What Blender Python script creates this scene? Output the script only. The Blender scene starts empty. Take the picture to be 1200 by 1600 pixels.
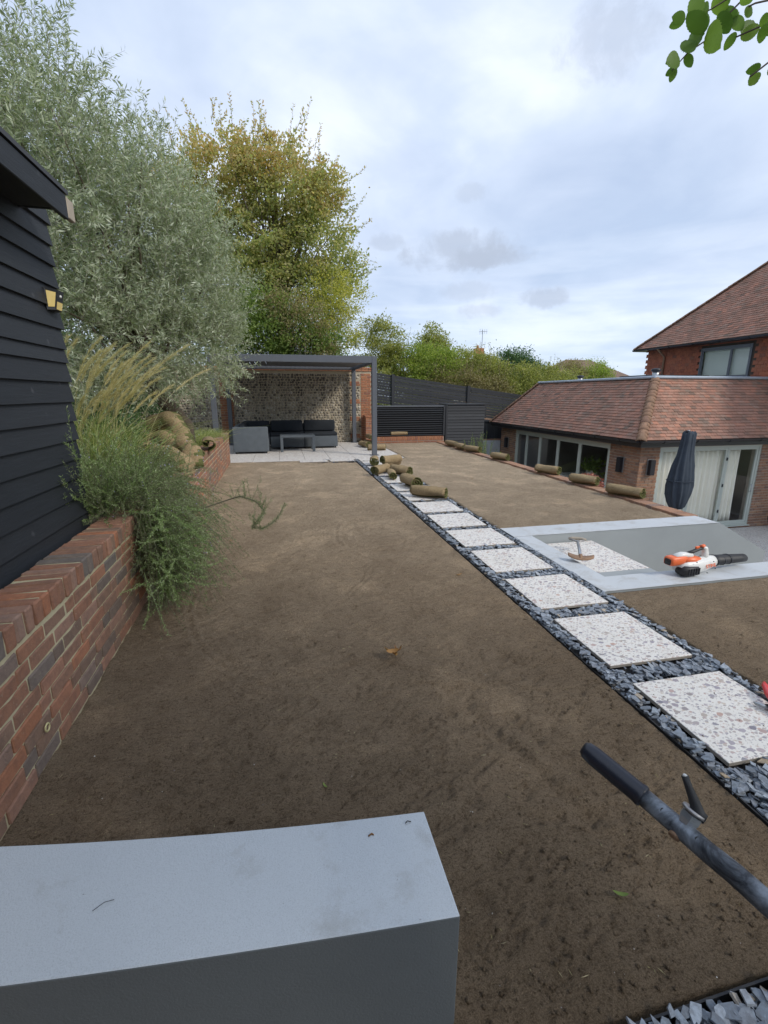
import bpy, math, random
import numpy as np
from mathutils import Vector, Matrix, Euler

R = math.radians
rng = np.random.default_rng(7)
random.seed(7)
sc = bpy.context.scene

# ------------------------------------------------------------------ camera
EYE = 1.56
PITCH, YAW = R(14.26), R(12.30)
cam_d = bpy.data.cameras.new('camera')
cam = bpy.data.objects.new('camera', cam_d)
sc.collection.objects.link(cam)
cam_d.sensor_fit = 'VERTICAL'
cam_d.sensor_height = 24.0
cam_d.lens = 24.0 * 720 / 1600
cam_d.clip_start = 0.05
cam_d.clip_end = 4000
cam.location = (0, 0, EYE)
cam.rotation_euler = (R(90) - PITCH, 0, -YAW)
sc.camera = cam

# ------------------------------------------------------------------ light
SUN_EL, SUN_AZ = R(38), R(132)      # azimuth from +Y towards +X
SKY_STRENGTH = 0.1
world = bpy.data.worlds.new('World')
sc.world = world
world.use_nodes = True
nt = world.node_tree
nt.nodes.clear()


def N(t, kind, loc=None, **kw):
    n = t.nodes.new(kind)
    for k, v in kw.items():
        setattr(n, k, v)
    return n


def math_n(t, op, a, b=None, c=None, clamp=False):
    n = t.nodes.new('ShaderNodeMath')
    n.operation = op
    n.use_clamp = clamp
    for i, v in enumerate((a, b, c)):
        if v is None:
            continue
        if isinstance(v, (int, float)):
            n.inputs[i].default_value = v
        else:
            t.links.new(v, n.inputs[i])
    return n.outputs[0]


def mix_n(t, fac, a, b, blend='MIX'):
    n = t.nodes.new('ShaderNodeMix')
    n.data_type = 'RGBA'
    n.blend_type = blend
    n.clamp_result = False
    n.clamp_factor = True
    for sock, v in ((n.inputs[0], fac), (n.inputs[6], a), (n.inputs[7], b)):
        if isinstance(v, (int, float)):
            sock.default_value = v
        elif isinstance(v, (tuple, list)):
            sock.default_value = (v[0], v[1], v[2], 1)
        else:
            t.links.new(v, sock)
    return n.outputs[2]


def ramp_n(t, fac, stops, interp='LINEAR'):
    n = t.nodes.new('ShaderNodeValToRGB')
    cr = n.color_ramp
    cr.interpolation = interp
    while len(cr.elements) < len(stops):
        cr.elements.new(0.5)
    for e, (p, c) in zip(cr.elements, stops):
        e.position = p
        if isinstance(c, (int, float)):
            c = (c, c, c)
        e.color = (c[0], c[1], c[2], 1)
    t.links.new(fac, n.inputs[0])
    return n.outputs[0]


def noise_n(t, vec, scale, detail=4, rough=0.55, dist=0.0):
    n = t.nodes.new('ShaderNodeTexNoise')
    n.inputs['Scale'].default_value = scale
    n.inputs['Detail'].default_value = detail
    n.inputs['Roughness'].default_value = rough
    n.inputs['Distortion'].default_value = dist
    if vec is not None:
        t.links.new(vec, n.inputs['Vector'])
    return n.outputs['Fac']


def cam_ray(px, py):
    """world direction of a point of the 1200 x 1600 photograph"""
    dx, dz, f = px - 600.0, -(py - 800.0), 720.0
    fh = f * math.cos(PITCH) + dz * math.sin(PITCH)
    up = -f * math.sin(PITCH) + dz * math.cos(PITCH)
    return Vector((dx * math.cos(YAW) + fh * math.sin(YAW), -dx * math.sin(YAW) + fh * math.cos(YAW), up)) / 720.0


def at(px, py, d):
    return Vector((0, 0, EYE)) + cam_ray(px, py) * d


# sky: physical daylight sky seen through a broken cloud sheet
sky = N(nt, 'ShaderNodeTexSky', sky_type='NISHITA', sun_disc=False, sun_elevation=SUN_EL, sun_rotation=SUN_AZ)
sky.air_density = 1.0
sky.dust_density = 1.5
tc = N(nt, 'ShaderNodeTexCoord')
nrm = N(nt, 'ShaderNodeVectorMath', operation='NORMALIZE')
nt.links.new(tc.outputs['Generated'], nrm.inputs[0])
sep = N(nt, 'ShaderNodeSeparateXYZ')
nt.links.new(nrm.outputs[0], sep.inputs[0])
zz = math_n(nt, 'ADD', math_n(nt, 'MAXIMUM', sep.outputs[2], 0.0), 0.22)
cmb = N(nt, 'ShaderNodeCombineXYZ')
nt.links.new(math_n(nt, 'DIVIDE', sep.outputs[0], zz), cmb.inputs[0])
nt.links.new(math_n(nt, 'DIVIDE', sep.outputs[1], zz), cmb.inputs[1])
n1 = noise_n(nt, cmb.outputs[0], 0.9, 6, 0.5, 0.3)
n2 = noise_n(nt, cmb.outputs[0], 2.6, 6, 0.55, 0.4)
cl = math_n(nt, 'ADD', math_n(nt, 'MULTIPLY', n1, 0.75), math_n(nt, 'MULTIPLY', n2, 0.25))
cloud_col = ramp_n(nt, cl, [(0.36, (.33, .395, .535)), (0.50, (.47, .535, .66)), (0.64, (.70, .74, .82))])
cloud_amt = ramp_n(nt, n1, [(0.30, .62), (0.55, .95)])
scl = N(nt, 'ShaderNodeVectorMath', operation='SCALE')
nt.links.new(cloud_col, scl.inputs[0])
scl.inputs['Scale'].default_value = 1.0 / SKY_STRENGTH
hor = ramp_n(nt, sep.outputs[2], [(0.0, .40), (0.22, 1.0)])
amt = math_n(nt, 'MULTIPLY', cloud_amt, 1.0)
hz = N(nt, 'ShaderNodeVectorMath', operation='SCALE')
hz.inputs[0].default_value = (.44, .56, .72)
hz.inputs['Scale'].default_value = 1.0 / SKY_STRENGTH
thin = mix_n(nt, 0.75, sky.outputs[0], hz.outputs[0])
c1 = mix_n(nt, math_n(nt, 'MULTIPLY', amt, hor), thin, scl.outputs[0])
# low streaks of cloud
mp = N(nt, 'ShaderNodeMapping')
mp.inputs['Scale'].default_value = (1.2, 1.2, 11)
nt.links.new(nrm.outputs[0], mp.inputs[0])
st = noise_n(nt, mp.outputs[0], 2.4, 5, 0.55, 0.2)
sf = math_n(nt, 'MULTIPLY', ramp_n(nt, st, [(0.47, 0), (0.66, .75)]), ramp_n(nt, sep.outputs[2], [(0.0, .9), (0.33, 0)]))
wh = N(nt, 'ShaderNodeVectorMath', operation='SCALE')
wh.inputs[0].default_value = (.62, .68, .77)
wh.inputs['Scale'].default_value = 1.0 / SKY_STRENGTH
c2 = mix_n(nt, sf, c1, wh.outputs[0])
# small grey cumulus scraps low in the sky and a big one up high
wn = noise_n(nt, nrm.outputs[0], 14, 6, 0.65, 0.3)
for (px, py, w, h, dep) in ((722, 392, .105, .034, .62), (770, 400, .075, .020, .55), (600, 378, .04, .016, .40), (836, 466, .055, .020, .52), (752, 487, .05, .016, .38), (735, 455, .07, .018, .30), (960, 62, .07, .055, .42), (735, 300, .03, .016, .3)):
    d = cam_ray(px, py).normalized()
    rt = d.cross(Vector((0, 0, 1))).normalized()
    up = rt.cross(d)
    a = N(nt, 'ShaderNodeVectorMath', operation='DOT_PRODUCT'); a.inputs[1].default_value = rt / w
    b = N(nt, 'ShaderNodeVectorMath', operation='DOT_PRODUCT'); b.inputs[1].default_value = up / h
    f = N(nt, 'ShaderNodeVectorMath', operation='DOT_PRODUCT'); f.inputs[1].default_value = d
    for q in (a, b, f):
        nt.links.new(nrm.outputs[0], q.inputs[0])
    rr = math_n(nt, 'ADD', math_n(nt, 'POWER', math_n(nt, 'ABSOLUTE', a.outputs['Value']), 2.0), math_n(nt, 'POWER', math_n(nt, 'ABSOLUTE', b.outputs['Value']), 2.0))
    v = math_n(nt, 'ADD', rr, math_n(nt, 'MULTIPLY', math_n(nt, 'SUBTRACT', wn, 0.5), 4.2))
    m_ = N(nt, 'ShaderNodeMapRange', interpolation_type='SMOOTHSTEP')
    nt.links.new(v, m_.inputs['Value'])
    m_.inputs['From Min'].default_value = 0.1
    m_.inputs['From Max'].default_value = 1.25
    m_.inputs['To Min'].default_value = dep
    m_.inputs['To Max'].default_value = 0
    fr = math_n(nt, 'GREATER_THAN', f.outputs['Value'], 0.3)
    gr = N(nt, 'ShaderNodeVectorMath', operation='SCALE')
    gr.inputs[0].default_value = (.31, .355, .44)
    gr.inputs['Scale'].default_value = 1.0 / SKY_STRENGTH
    c2 = mix_n(nt, math_n(nt, 'MULTIPLY', m_.outputs[0], fr), c2, gr.outputs[0])
bg = N(nt, 'ShaderNodeBackground')
bg.inputs['Strength'].default_value = SKY_STRENGTH
nt.links.new(c2, bg.inputs['Color'])
wo = N(nt, 'ShaderNodeOutputWorld')
nt.links.new(bg.outputs[0], wo.inputs['Surface'])

sl = bpy.data.lights.new('sun', 'SUN')
sl.energy = 1.5
sl.angle = R(13)
sl.color = (1.0, .93, .82)
so = bpy.data.objects.new('sun', sl)
sc.collection.objects.link(so)
sd = Vector((math.sin(SUN_AZ) * math.cos(SUN_EL), math.cos(SUN_AZ) * math.cos(SUN_EL), math.sin(SUN_EL)))
so.rotation_euler = sd.to_track_quat('Z', 'Y').to_euler()
so.location = (0, 0, 30)

vs = sc.view_settings
vs.view_transform = 'Standard'
vs.look = 'None'
vs.exposure = 0.66
vs.gamma = 1.0
vs.use_curve_mapping = False
sc.cycles.max_bounces = 8
sc.cycles.transparent_max_bounces = 12
sc.cycles.sample_clamp_indirect = 6

# ------------------------------------------------------------------ materials
MATS = {}


def mat(name, build):
    m = bpy.data.materials.new(name)
    m.use_nodes = True
    t = m.node_tree
    t.nodes.clear()
    out = N(t, 'ShaderNodeOutputMaterial')
    t.links.new(build(t), out.inputs['Surface'])
    MATS[name] = m
    return m


def coords(t, kind='Object', scale=(1, 1, 1)):
    c = N(t, 'ShaderNodeTexCoord')
    m = N(t, 'ShaderNodeMapping')
    m.inputs['Scale'].default_value = scale
    if kind == 'World':
        g = N(t, 'ShaderNodeNewGeometry')
        t.links.new(g.outputs['Position'], m.inputs[0])
    else:
        t.links.new(c.outputs[kind], m.inputs[0])
    return m.outputs[0]


def prin(t, col, rough=0.7, metal=0.0, bump=None, bstr=0.3, bdist=0.01, spec=0.5, extra=None):
    p = N(t, 'ShaderNodeBsdfPrincipled')
    for s, v in (('Base Color', col), ('Roughness', rough), ('Metallic', metal), ('Specular IOR Level', spec)):
        if isinstance(v, (int, float)):
            p.inputs[s].default_value = v
        elif isinstance(v, (tuple, list)):
            p.inputs[s].default_value = (v[0], v[1], v[2], 1)
        else:
            t.links.new(v, p.inputs[s])
    if bump is not None:
        b = N(t, 'ShaderNodeBump')
        b.inputs['Strength'].default_value = bstr
        b.inputs['Distance'].default_value = bdist
        t.links.new(bump, b.inputs['Height'])
        t.links.new(b.outputs[0], p.inputs['Normal'])
    return p.outputs[0]


def rnd(t):
    """a random number per piece: works for single pieces and for pieces joined into one mesh"""
    g = N(t, 'ShaderNodeNewGeometry')
    o = N(t, 'ShaderNodeObjectInfo')
    return math_n(t, 'FRACT', math_n(t, 'ADD', g.outputs['Random Per Island'], o.outputs['Random']))


def rnd2(t, r, k=7.31):
    return math_n(t, 'FRACT', math_n(t, 'MULTIPLY', r, k * 13.7))


def plain(name, col, rough=0.6, metal=0.0, var=0.12, scale=6, bstr=0.15, bscale=60, spec=0.5):
    def b(t):
        v = coords(t, 'World')
        n = noise_n(t, v, scale, 5, 0.6)
        c = mix_n(t, n, tuple(x * (1 - var) for x in col), tuple(min(1, x * (1 + var)) for x in col))
        return prin(t, c, rough, metal, noise_n(t, v, bscale, 4), bstr, 0.004, spec)
    return mat(name, b)


def brickmat(name, stops, mortarish=(.42, .38, .28), stain=0.25, dark=.3):
    def b(t):
        r = rnd(t)
        v = coords(t, 'World')
        base = ramp_n(t, r, stops)
        n = noise_n(t, v, 22, 6, 0.7)
        base = mix_n(t, math_n(t, 'MULTIPLY', ramp_n(t, n, [(.42, 0), (.62, 1)]), dark), base, (.075, .06, .06))
        n2 = noise_n(t, v, 55, 5, 0.7)
        base = mix_n(t, ramp_n(t, n2, [(.60, 0), (.74, .55)]), base, mortarish)
        n3 = noise_n(t, v, 2.1, 4, 0.6)
        base = mix_n(t, ramp_n(t, n3, [(.45, 0), (.7, stain)]), base, (.10, .085, .06))
        return prin(t, base, .88, 0, math_n(t, 'ADD', noise_n(t, v, 90, 6, 0.7), n), .9, .006, .25)
    return mat(name, b)


brickmat('brick_old', [(0, (.17, .14, .12)), (.1, (.25, .16, .115)), (.34, (.34, .165, .105)), (.55, (.28, .18, .13)), (.72, (.42, .18, .10)), (.9, (.33, .21, .16)), (1, (.19, .165, .145))])
brickmat('brick_house', [(0, (.24, .15, .115)), (.2, (.33, .185, .12)), (.45, (.40, .225, .14)), (.7, (.36, .20, .13)), (.85, (.27, .185, .15)), (1, (.44, .27, .17))], (.45, .40, .33), .1)
brickmat('brick_orange', [(0, (.36, .16, .09)), (.4, (.46, .21, .11)), (.7, (.42, .18, .10)), (1, (.30, .14, .10))], (.5, .42, .33), .1)
brickmat('roof_tile', [(0, (.20, .135, .105)), (.12, (.34, .18, .13)), (.4, (.39, .21, .155)), (.6, (.30, .185, .14)), (.75, (.46, .22, .15)), (.9, (.37, .235, .18)), (1, (.23, .165, .13))], (.46, .42, .36), .3, .2)
brickmat('hung_tile', [(0, (.26, .085, .05)), (.35, (.36, .115, .06)), (.6, (.30, .10, .06)), (.85, (.40, .135, .07)), (1, (.20, .085, .06))], (.32, .25, .18), .2)
brickmat('hip_tile', [(0, (.27, .17, .11)), (.5, (.34, .20, .13)), (1, (.24, .14, .10))], (.42, .38, .32), .2)
plain('mortar_old', (.48, .43, .28), .95, var=.35, scale=18, bstr=.8, bscale=70)
plain('mortar_house', (.45, .41, .35), .95, var=.2, scale=12, bstr=.5)
plain('dark_gap', (.03, .028, .025), .95)
plain('pergola_metal', (.115, .125, .145), .42, .2, var=.05, bstr=.03)
plain('dark_metal', (.02, .022, .028), .45, .2, var=.15)
plain('frame_green', (.50, .54, .49), .45, var=.05, bstr=.03)
plain('render_wall', (.30, .325, .335), .85, var=.10, scale=3, bstr=.35, bscale=160)
plain('lead_sheet', (.42, .48, .56), .5, .2, var=.2, scale=9)
plain('render_shaded', (.12, .135, .145), .85, var=.12, scale=3, bstr=.35, bscale=160)
plain('slab_edge', (.30, .27, .235), .85, var=.3, scale=25)
plain('gutter_black', (.03, .03, .033), .3, var=.1, bstr=0.02)
plain('pale_wood', (.36, .31, .25), .8, var=.25, scale=20)
plain('rubber_black', (.02, .02, .022), .55, var=.2)
plain('white_plastic', (.70, .70, .68), .35, var=.04, bstr=.03)
plain('orange_plastic', (.80, .16, .05), .38, var=.06, bstr=.03)
plain('red_plastic', (.70, .06, .06), .35, var=.06, bstr=.03)
plain('galvanised', (.42, .44, .46), .38, .8, var=.35, scale=60)
plain('rusty_steel', (.30, .19, .12), .7, .5, var=.5, scale=40)
plain('tool_steel', (.36, .35, .35), .45, .7, var=.3, scale=40)
plain('curtain', (.93, .90, .80), .9, var=.03, scale=3, bstr=.1)
plain('room_wall', (.30, .30, .28), .9)
plain('room_floor', (.10, .07, .05), .5)
plain('earth_under', (.07, .052, .04), .95, var=.3, scale=5, bstr=.8, bscale=30)
plain('slate_bed', (.045, .045, .05), .95, var=.3, scale=30, bstr=.8, bscale=60)
plain('edging', (.018, .018, .02), .6, var=.3)
plain('flower', (.42, .42, .62), .8)
plain('pot_dark', (.06, .06, .065), .6)
plain('ground_far', (.10, .12, .05), .95, var=.4, scale=1.5, bstr=.5, bscale=5)


def _soil(t):
    v = coords(t, 'World')
    s = N(t, 'ShaderNodeSeparateXYZ'); t.links.new(v, s.inputs[0])
    n0 = noise_n(t, v, .55, 5, .6, .4)
    # rolled and raked topsoil: shade near the terrace painted in as darker colour, drier and paler farther off
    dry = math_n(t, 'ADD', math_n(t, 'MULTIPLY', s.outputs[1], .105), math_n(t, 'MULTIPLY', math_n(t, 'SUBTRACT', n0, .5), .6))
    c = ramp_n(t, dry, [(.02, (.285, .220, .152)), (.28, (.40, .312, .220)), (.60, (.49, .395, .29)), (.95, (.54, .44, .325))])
    rk = N(t, 'ShaderNodeMapping'); rk.inputs['Scale'].default_value = (4, 13, 8); rk.inputs['Rotation'].default_value = (0, 0, R(-20))
    wv = N(t, 'ShaderNodeTexNoise'); wv.inputs['Scale'].default_value = 1.7; wv.inputs['Detail'].default_value = 3
    t.links.new(v, wv.inputs['Vector'])
    w2 = N(t, 'ShaderNodeVectorMath', operation='SCALE'); t.links.new(wv.outputs['Color'], w2.inputs[0]); w2.inputs['Scale'].default_value = .22
    w3 = N(t, 'ShaderNodeVectorMath', operation='ADD'); t.links.new(v, w3.inputs[0]); t.links.new(w2.outputs[0], w3.inputs[1])
    t.links.new(w3.outputs[0], rk.inputs[0])
    nr = noise_n(t, rk.outputs[0], 3.2, 9, .80, .25)
    n2 = noise_n(t, v, 9, 9, .80, .1)
    n3 = noise_n(t, v, 95, 6, .8)
    n4 = noise_n(t, v, 1.6, 6, .65, .3)
    def mul(c, k):
        return mix_n(t, 1.0, c, k, 'MULTIPLY')
    c = mix_n(t, ramp_n(t, n4, [(.34, .5), (.5, 0)]), c, mul(c, (.72, .70, .68)))
    c = mix_n(t, ramp_n(t, n4, [(.52, 0), (.66, .8)]), c, mul(c, (1.4, 1.38, 1.35)))
    c = mix_n(t, ramp_n(t, n2, [(.36, .4), (.48, 0)]), c, mul(c, (.58, .54, .50)))
    c = mix_n(t, ramp_n(t, nr, [(.36, .65), (.45, 0)]), c, mul(c, (.52, .48, .44)))
    c = mix_n(t, ramp_n(t, nr, [(.56, 0), (.70, .6)]), c, mul(c, (1.35, 1.33, 1.3)))
    c = mix_n(t, ramp_n(t, n3, [(.34, .95), (.50, 0)]), c, mul(c, (.36, .34, .31)))  # fine grain's light and shade painted as colour contrast, here and below
    n5 = noise_n(t, v, 260, 4, .7)
    c = mix_n(t, ramp_n(t, n5, [(.36, .8), (.52, 0)]), c, mul(c, (.5, .48, .46)))
    c = mix_n(t, ramp_n(t, n5, [(.58, 0), (.68, .7)]), c, mul(c, (1.6, 1.6, 1.6)))
    c = mix_n(t, ramp_n(t, n3, [(.64, 0), (.74, .6)]), c, mul(c, (1.7, 1.7, 1.7)))
    c = mul(c, (1.16, 1.13, 1.10))
    h = math_n(t, 'ADD', math_n(t, 'MULTIPLY', nr, 1.5), math_n(t, 'ADD', math_n(t, 'MULTIPLY', n2, .9), math_n(t, 'MULTIPLY', n3, .4)))
    return prin(t, c, .97, 0, h, 1.0, .06, .15)


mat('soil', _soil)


def _terrazzo(t, base=(.72, .695, .65)):
    v0 = coords(t, 'World')
    wn = N(t, 'ShaderNodeTexNoise'); wn.inputs['Scale'].default_value = 55; wn.inputs['Detail'].default_value = 5
    t.links.new(v0, wn.inputs['Vector'])
    add = N(t, 'ShaderNodeVectorMath', operation='SCALE'); t.links.new(wn.outputs['Color'], add.inputs[0]); add.inputs['Scale'].default_value = .017
    va = N(t, 'ShaderNodeVectorMath', operation='ADD'); t.links.new(v0, va.inputs[0]); t.links.new(add.outputs[0], va.inputs[1])
    m = N(t, 'ShaderNodeMapping'); m.inputs['Scale'].default_value = (1, 1.35, 1); m.inputs['Rotation'].default_value = (0, 0, .5)
    t.links.new(va.outputs[0], m.inputs[0])
    col = mix_n(t, noise_n(t, v0, 14, 4), base, tuple(x * .90 for x in base))
    for scale, thr, rad, alpha in ((85, .35, .48, .55), (42, .48, .50, .85), (24, .58, .42, .95)):
        vo = N(t, 'ShaderNodeTexVoronoi'); vo.inputs['Scale'].default_value = scale
        t.links.new(m.outputs[0], vo.inputs['Vector'])
        sp = N(t, 'ShaderNodeSeparateColor'); t.links.new(vo.outputs['Color'], sp.inputs[0])
        on = math_n(t, 'GREATER_THAN', sp.outputs[0], thr)
        rr = math_n(t, 'MULTIPLY_ADD', sp.outputs[2], rad * .5, rad * .55)
        ins = math_n(t, 'LESS_THAN', vo.outputs['Distance'], rr)
        chip = ramp_n(t, sp.outputs[1], [(0, (.24, .23, .26)), (.25, (.38, .34, .37)), (.45, (.46, .30, .24)), (.6, (.28, .26, .30)), (.78, (.50, .42, .34)), (1, (.18, .17, .21))])
        col = mix_n(t, math_n(t, 'MULTIPLY', math_n(t, 'MULTIPLY', on, ins), alpha), col, chip)
    col = mix_n(t, ramp_n(t, noise_n(t, v0, 3.3, 6, .65), [(.5, 0), (.78, .35)]), col, (.42, .38, .31))
    return prin(t, col, .55, 0, noise_n(t, v0, 60, 3), .06, .002, .4)


mat('terrazzo', _terrazzo)


def _slate(t):
    r = rnd(t)
    v = coords(t, 'World')
    c = ramp_n(t, r, [(0, (.15, .18, .22)), (.3, (.25, .29, .345)), (.6, (.35, .40, .46)), (.85, (.22, .245, .29)), (.96, (.40, .43, .47)), (.985, (.42, .32, .20)), (1, (.5, .45, .38))])
    c = mix_n(t, ramp_n(t, noise_n(t, v, 60, 5, .7), [(.4, .5), (.62, 0)]), c, (.085, .082, .085))
    return prin(t, c, .62, 0, noise_n(t, v, 140, 4), .5, .003, .5)


mat('slate', _slate)


def _boards(t):
    v = coords(t, 'World', (1, 1, 1))
    r = rnd(t)
    mp_ = N(t, 'ShaderNodeMapping'); mp_.inputs['Scale'].default_value = (20, 1.5, 24)
    t.links.new(v, mp_.inputs[0])
    g = noise_n(t, mp_.outputs[0], 3, 7, .68, .8)
    c = mix_n(t, g, (.004, .005, .007), (.024, .029, .037))
    kn = N(t, 'ShaderNodeTexVoronoi'); kn.inputs['Scale'].default_value = 5.5; t.links.new(v, kn.inputs['Vector'])
    c = mix_n(t, ramp_n(t, kn.outputs['Distance'], [(.03, .5), (.11, 0)]), c, (.10, .105, .115))
    c = mix_n(t, math_n(t, 'MULTIPLY', r, .25), c, (.04, .045, .053))
    return prin(t, c, .62, 0, g, .35, .006, .35)


mat('black_boards', _boards)


def _slats(t):
    v = coords(t, 'World')
    r = rnd(t)
    c = mix_n(t, r, (.025, .028, .034), (.05, .054, .062))
    c = mix_n(t, noise_n(t, v, 8, 5), c, (.03, .032, .036))
    return prin(t, c, .6, 0, noise_n(t, v, 40, 4), .2, .004, .4)


mat('black_slats', _slats)


def _flint(t):
    r = rnd(t)
    v = coords(t, 'World')
    s = N(t, 'ShaderNodeSeparateXYZ'); t.links.new(v, s.inputs[0])
    c = ramp_n(t, r, [(0, (.12, .11, .10)), (.15, (.28, .25, .21)), (.4, (.48, .44, .37)), (.6, (.36, .31, .24)), (.8, (.62, .58, .50)), (.93, (.20, .18, .16)), (1, (.70, .66, .58))])
    c = mix_n(t, noise_n(t, v, 40, 5, .7), c, mix_n(t, 1.0, c, (.55, .52, .48), 'MULTIPLY'))
    # sooty, mossy weathering that runs down from the coping in drips
    st = N(t, 'ShaderNodeMapping'); st.inputs['Scale'].default_value = (1.7, 1, .35); t.links.new(v, st.inputs[0])
    w = math_n(t, 'ADD', math_n(t, 'MULTIPLY', s.outputs[2], .36), math_n(t, 'MULTIPLY', math_n(t, 'SUBTRACT', noise_n(t, st.outputs[0], 1.6, 6, .7), .5), 1.7))
    inx = ramp_n(t, math_n(t, 'MULTIPLY_ADD', s.outputs[0], .2, .5), [(.10, 0), (.2, 1), (.75, 1), (.93, 0)])
    c = mix_n(t, math_n(t, 'MULTIPLY', ramp_n(t, w, [(.52, 0), (.84, .8)]), inx), c, (.052, .043, .040))
    return prin(t, c, .8, 0, noise_n(t, v, 60, 5), .4, .006, .3)


mat('flint', _flint)


def _flintmortar(t):
    v = coords(t, 'World')
    c = mix_n(t, noise_n(t, v, 5, 6, .7), (.56, .49, .37), (.33, .28, .21))
    return prin(t, c, .95, 0, noise_n(t, v, 50, 5), .8, .01, .1)


mat('flint_mortar', _flintmortar)


def leafmat(name, stops, trans=.35, rough=.55, zmix=None):
    def b(t):
        r = rnd(t)
        v = coords(t, 'World')
        c = ramp_n(t, r, stops)
        n = noise_n(t, v, 1.1, 4, .6)
        c = mix_n(t, ramp_n(t, n, [(.35, .45), (.6, 0)]), c, mix_n(t, 1.0, c, (.72, .74, .72), 'MULTIPLY'))
        if zmix:
            s = N(t, 'ShaderNodeSeparateXYZ'); t.links.new(v, s.inputs[0])
            k = math_n(t, 'ADD', math_n(t, 'MULTIPLY_ADD', s.outputs[2], zmix[0], zmix[1]), math_n(t, 'MULTIPLY', math_n(t, 'SUBTRACT', noise_n(t, v, .9, 5, .7), .5), 2.4))
            c = mix_n(t, math_n(t, 'MULTIPLY', ramp_n(t, k, [(.3, 0), (.8, 1)]), rnd2(t, r)), c, zmix[2])
        p = prin(t, c, rough, 0, None, spec=.35)
        tr = N(t, 'ShaderNodeBsdfTranslucent')
        t.links.new(mix_n(t, 1.0, c, (1.5, 1.6, .9), 'MULTIPLY'), tr.inputs['Color'])
        ms = N(t, 'ShaderNodeMixShader')
        ms.inputs[0].default_value = trans
        t.links.new(p, ms.inputs[1]); t.links.new(tr.outputs[0], ms.inputs[2])
        return ms.outputs[0]
    return mat(name, b)


leafmat('olive_leaf', [(0, (.20, .245, .15)), (.4, (.30, .35, .235)), (.7, (.42, .465, .345)), (1, (.56, .60, .49))], .3, .45)
leafmat('autumn_leaf', [(0, (.23, .29, .12)), (.4, (.35, .38, .16)), (.75, (.46, .44, .20)), (1, (.57, .50, .28))], .5, .55, (.14, -.75, (.55, .34, .17)))
leafmat('yellow_leaf', [(0, (0.264, 0.300, 0.060)), (.5, (0.432, 0.432, 0.096)), (1, (0.600, 0.528, 0.120))], .4)
leafmat('green_leaf', [(0, (.09, .15, .035)), (.5, (.17, .25, .06)), (1, (.28, .35, .10))], .4)
leafmat('hedge_leaf', [(0, (0.135, 0.203, 0.041)), (.5, (0.257, 0.338, 0.061)), (1, (0.432, 0.486, 0.108))], .35)
leafmat('hedge_bright', [(0, (.17, .20, .06)), (.5, (.29, .31, .09)), (1, (.44, .43, .13))], .35)
leafmat('brown_leaf', [(0, (0.169, 0.130, 0.078)), (.5, (0.273, 0.247, 0.104)), (1, (0.364, 0.312, 0.156))], .3)
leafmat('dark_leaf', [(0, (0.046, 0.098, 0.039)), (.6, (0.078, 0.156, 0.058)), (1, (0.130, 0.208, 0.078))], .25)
leafmat('rosemary_leaf', [(0, (.09, .135, .05)), (.5, (.19, .25, .11)), (1, (.36, .42, .24))], .3)
leafmat('grass_blade', [(0, (.16, .21, .07)), (.45, (.27, .33, .12)), (.8, (.42, .43, .20)), (1, (.55, .48, .28))], .4)
leafmat('plume', [(0, (.46, .40, .24)), (.6, (.66, .57, .37)), (1, (.78, .72, .54))], .45)
leafmat('rosemary_tip', [(0, (.18, .27, .09)), (.6, (.32, .42, .18)), (1, (.50, .58, .36))], .3)
leafmat('red_leaf', [(0, (.20, .05, .05)), (.6, (.34, .12, .10)), (1, (.42, .20, .15))], .3)
leafmat('beech_leaf', [(0, (.09, .17, .035)), (.6, (.14, .24, .05)), (1, (.20, .30, .07))], .5, .5)
leafmat('dead_leaf', [(0, (.22, .10, .035)), (.5, (.40, .22, .08)), (1, (.55, .36, .15))], .15)
plain('bark', (.12, .095, .07), .95, var=.4, scale=12, bstr=1, bscale=25)
plain('bark_pale', (.36, .34, .29), .9, var=.3, scale=12, bstr=.6)
plain('twig_green', (.16, .17, .10), .8)
plain('rosemary_wood', (.16, .15, .10), .9)


def _turf_soil(t):
    v = coords(t, 'World')
    o = N(t, 'ShaderNodeObjectInfo')
    n = noise_n(t, v, 14, 6, .7)
    c = mix_n(t, n, (.21, .15, .08), (.50, .385, .235))
    c = mix_n(t, math_n(t, 'MULTIPLY', o.outputs['Random'], .3), c, (.17, .125, .07))
    c = mix_n(t, ramp_n(t, noise_n(t, v, 90, 4, .7), [(.35, .5), (.55, 0)]), c, (.09, .062, .035))
    return prin(t, c, .95, 0, noise_n(t, v, 60, 5, .7), 1, .012, .1)


mat('turf_soil', _turf_soil)


def _turf_grass(t):
    v = coords(t, 'World')
    c = mix_n(t, noise_n(t, v, 40, 6, .75), (.06, .07, .025), (.22, .225, .085))
    return prin(t, c, .9, 0, noise_n(t, v, 120, 4, .7), 1, .015, .2)


mat('turf_grass', _turf_grass)


def _fabric(col, sc_=260):
    def b(t):
        v = coords(t, 'World')
        n = noise_n(t, v, 7, 4)
        c = mix_n(t, n, tuple(x * .8 for x in col), tuple(x * 1.25 for x in col))
        return prin(t, c, .85, 0, noise_n(t, v, sc_, 2), .3, .002, .3)
    return b


mat('sofa_fabric', _fabric((.10, .115, .13)))
mat('sofa_cushion', _fabric((.022, .026, .032)))
mat('parasol_cover', _fabric((.038, .05, .068), 120))


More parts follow.
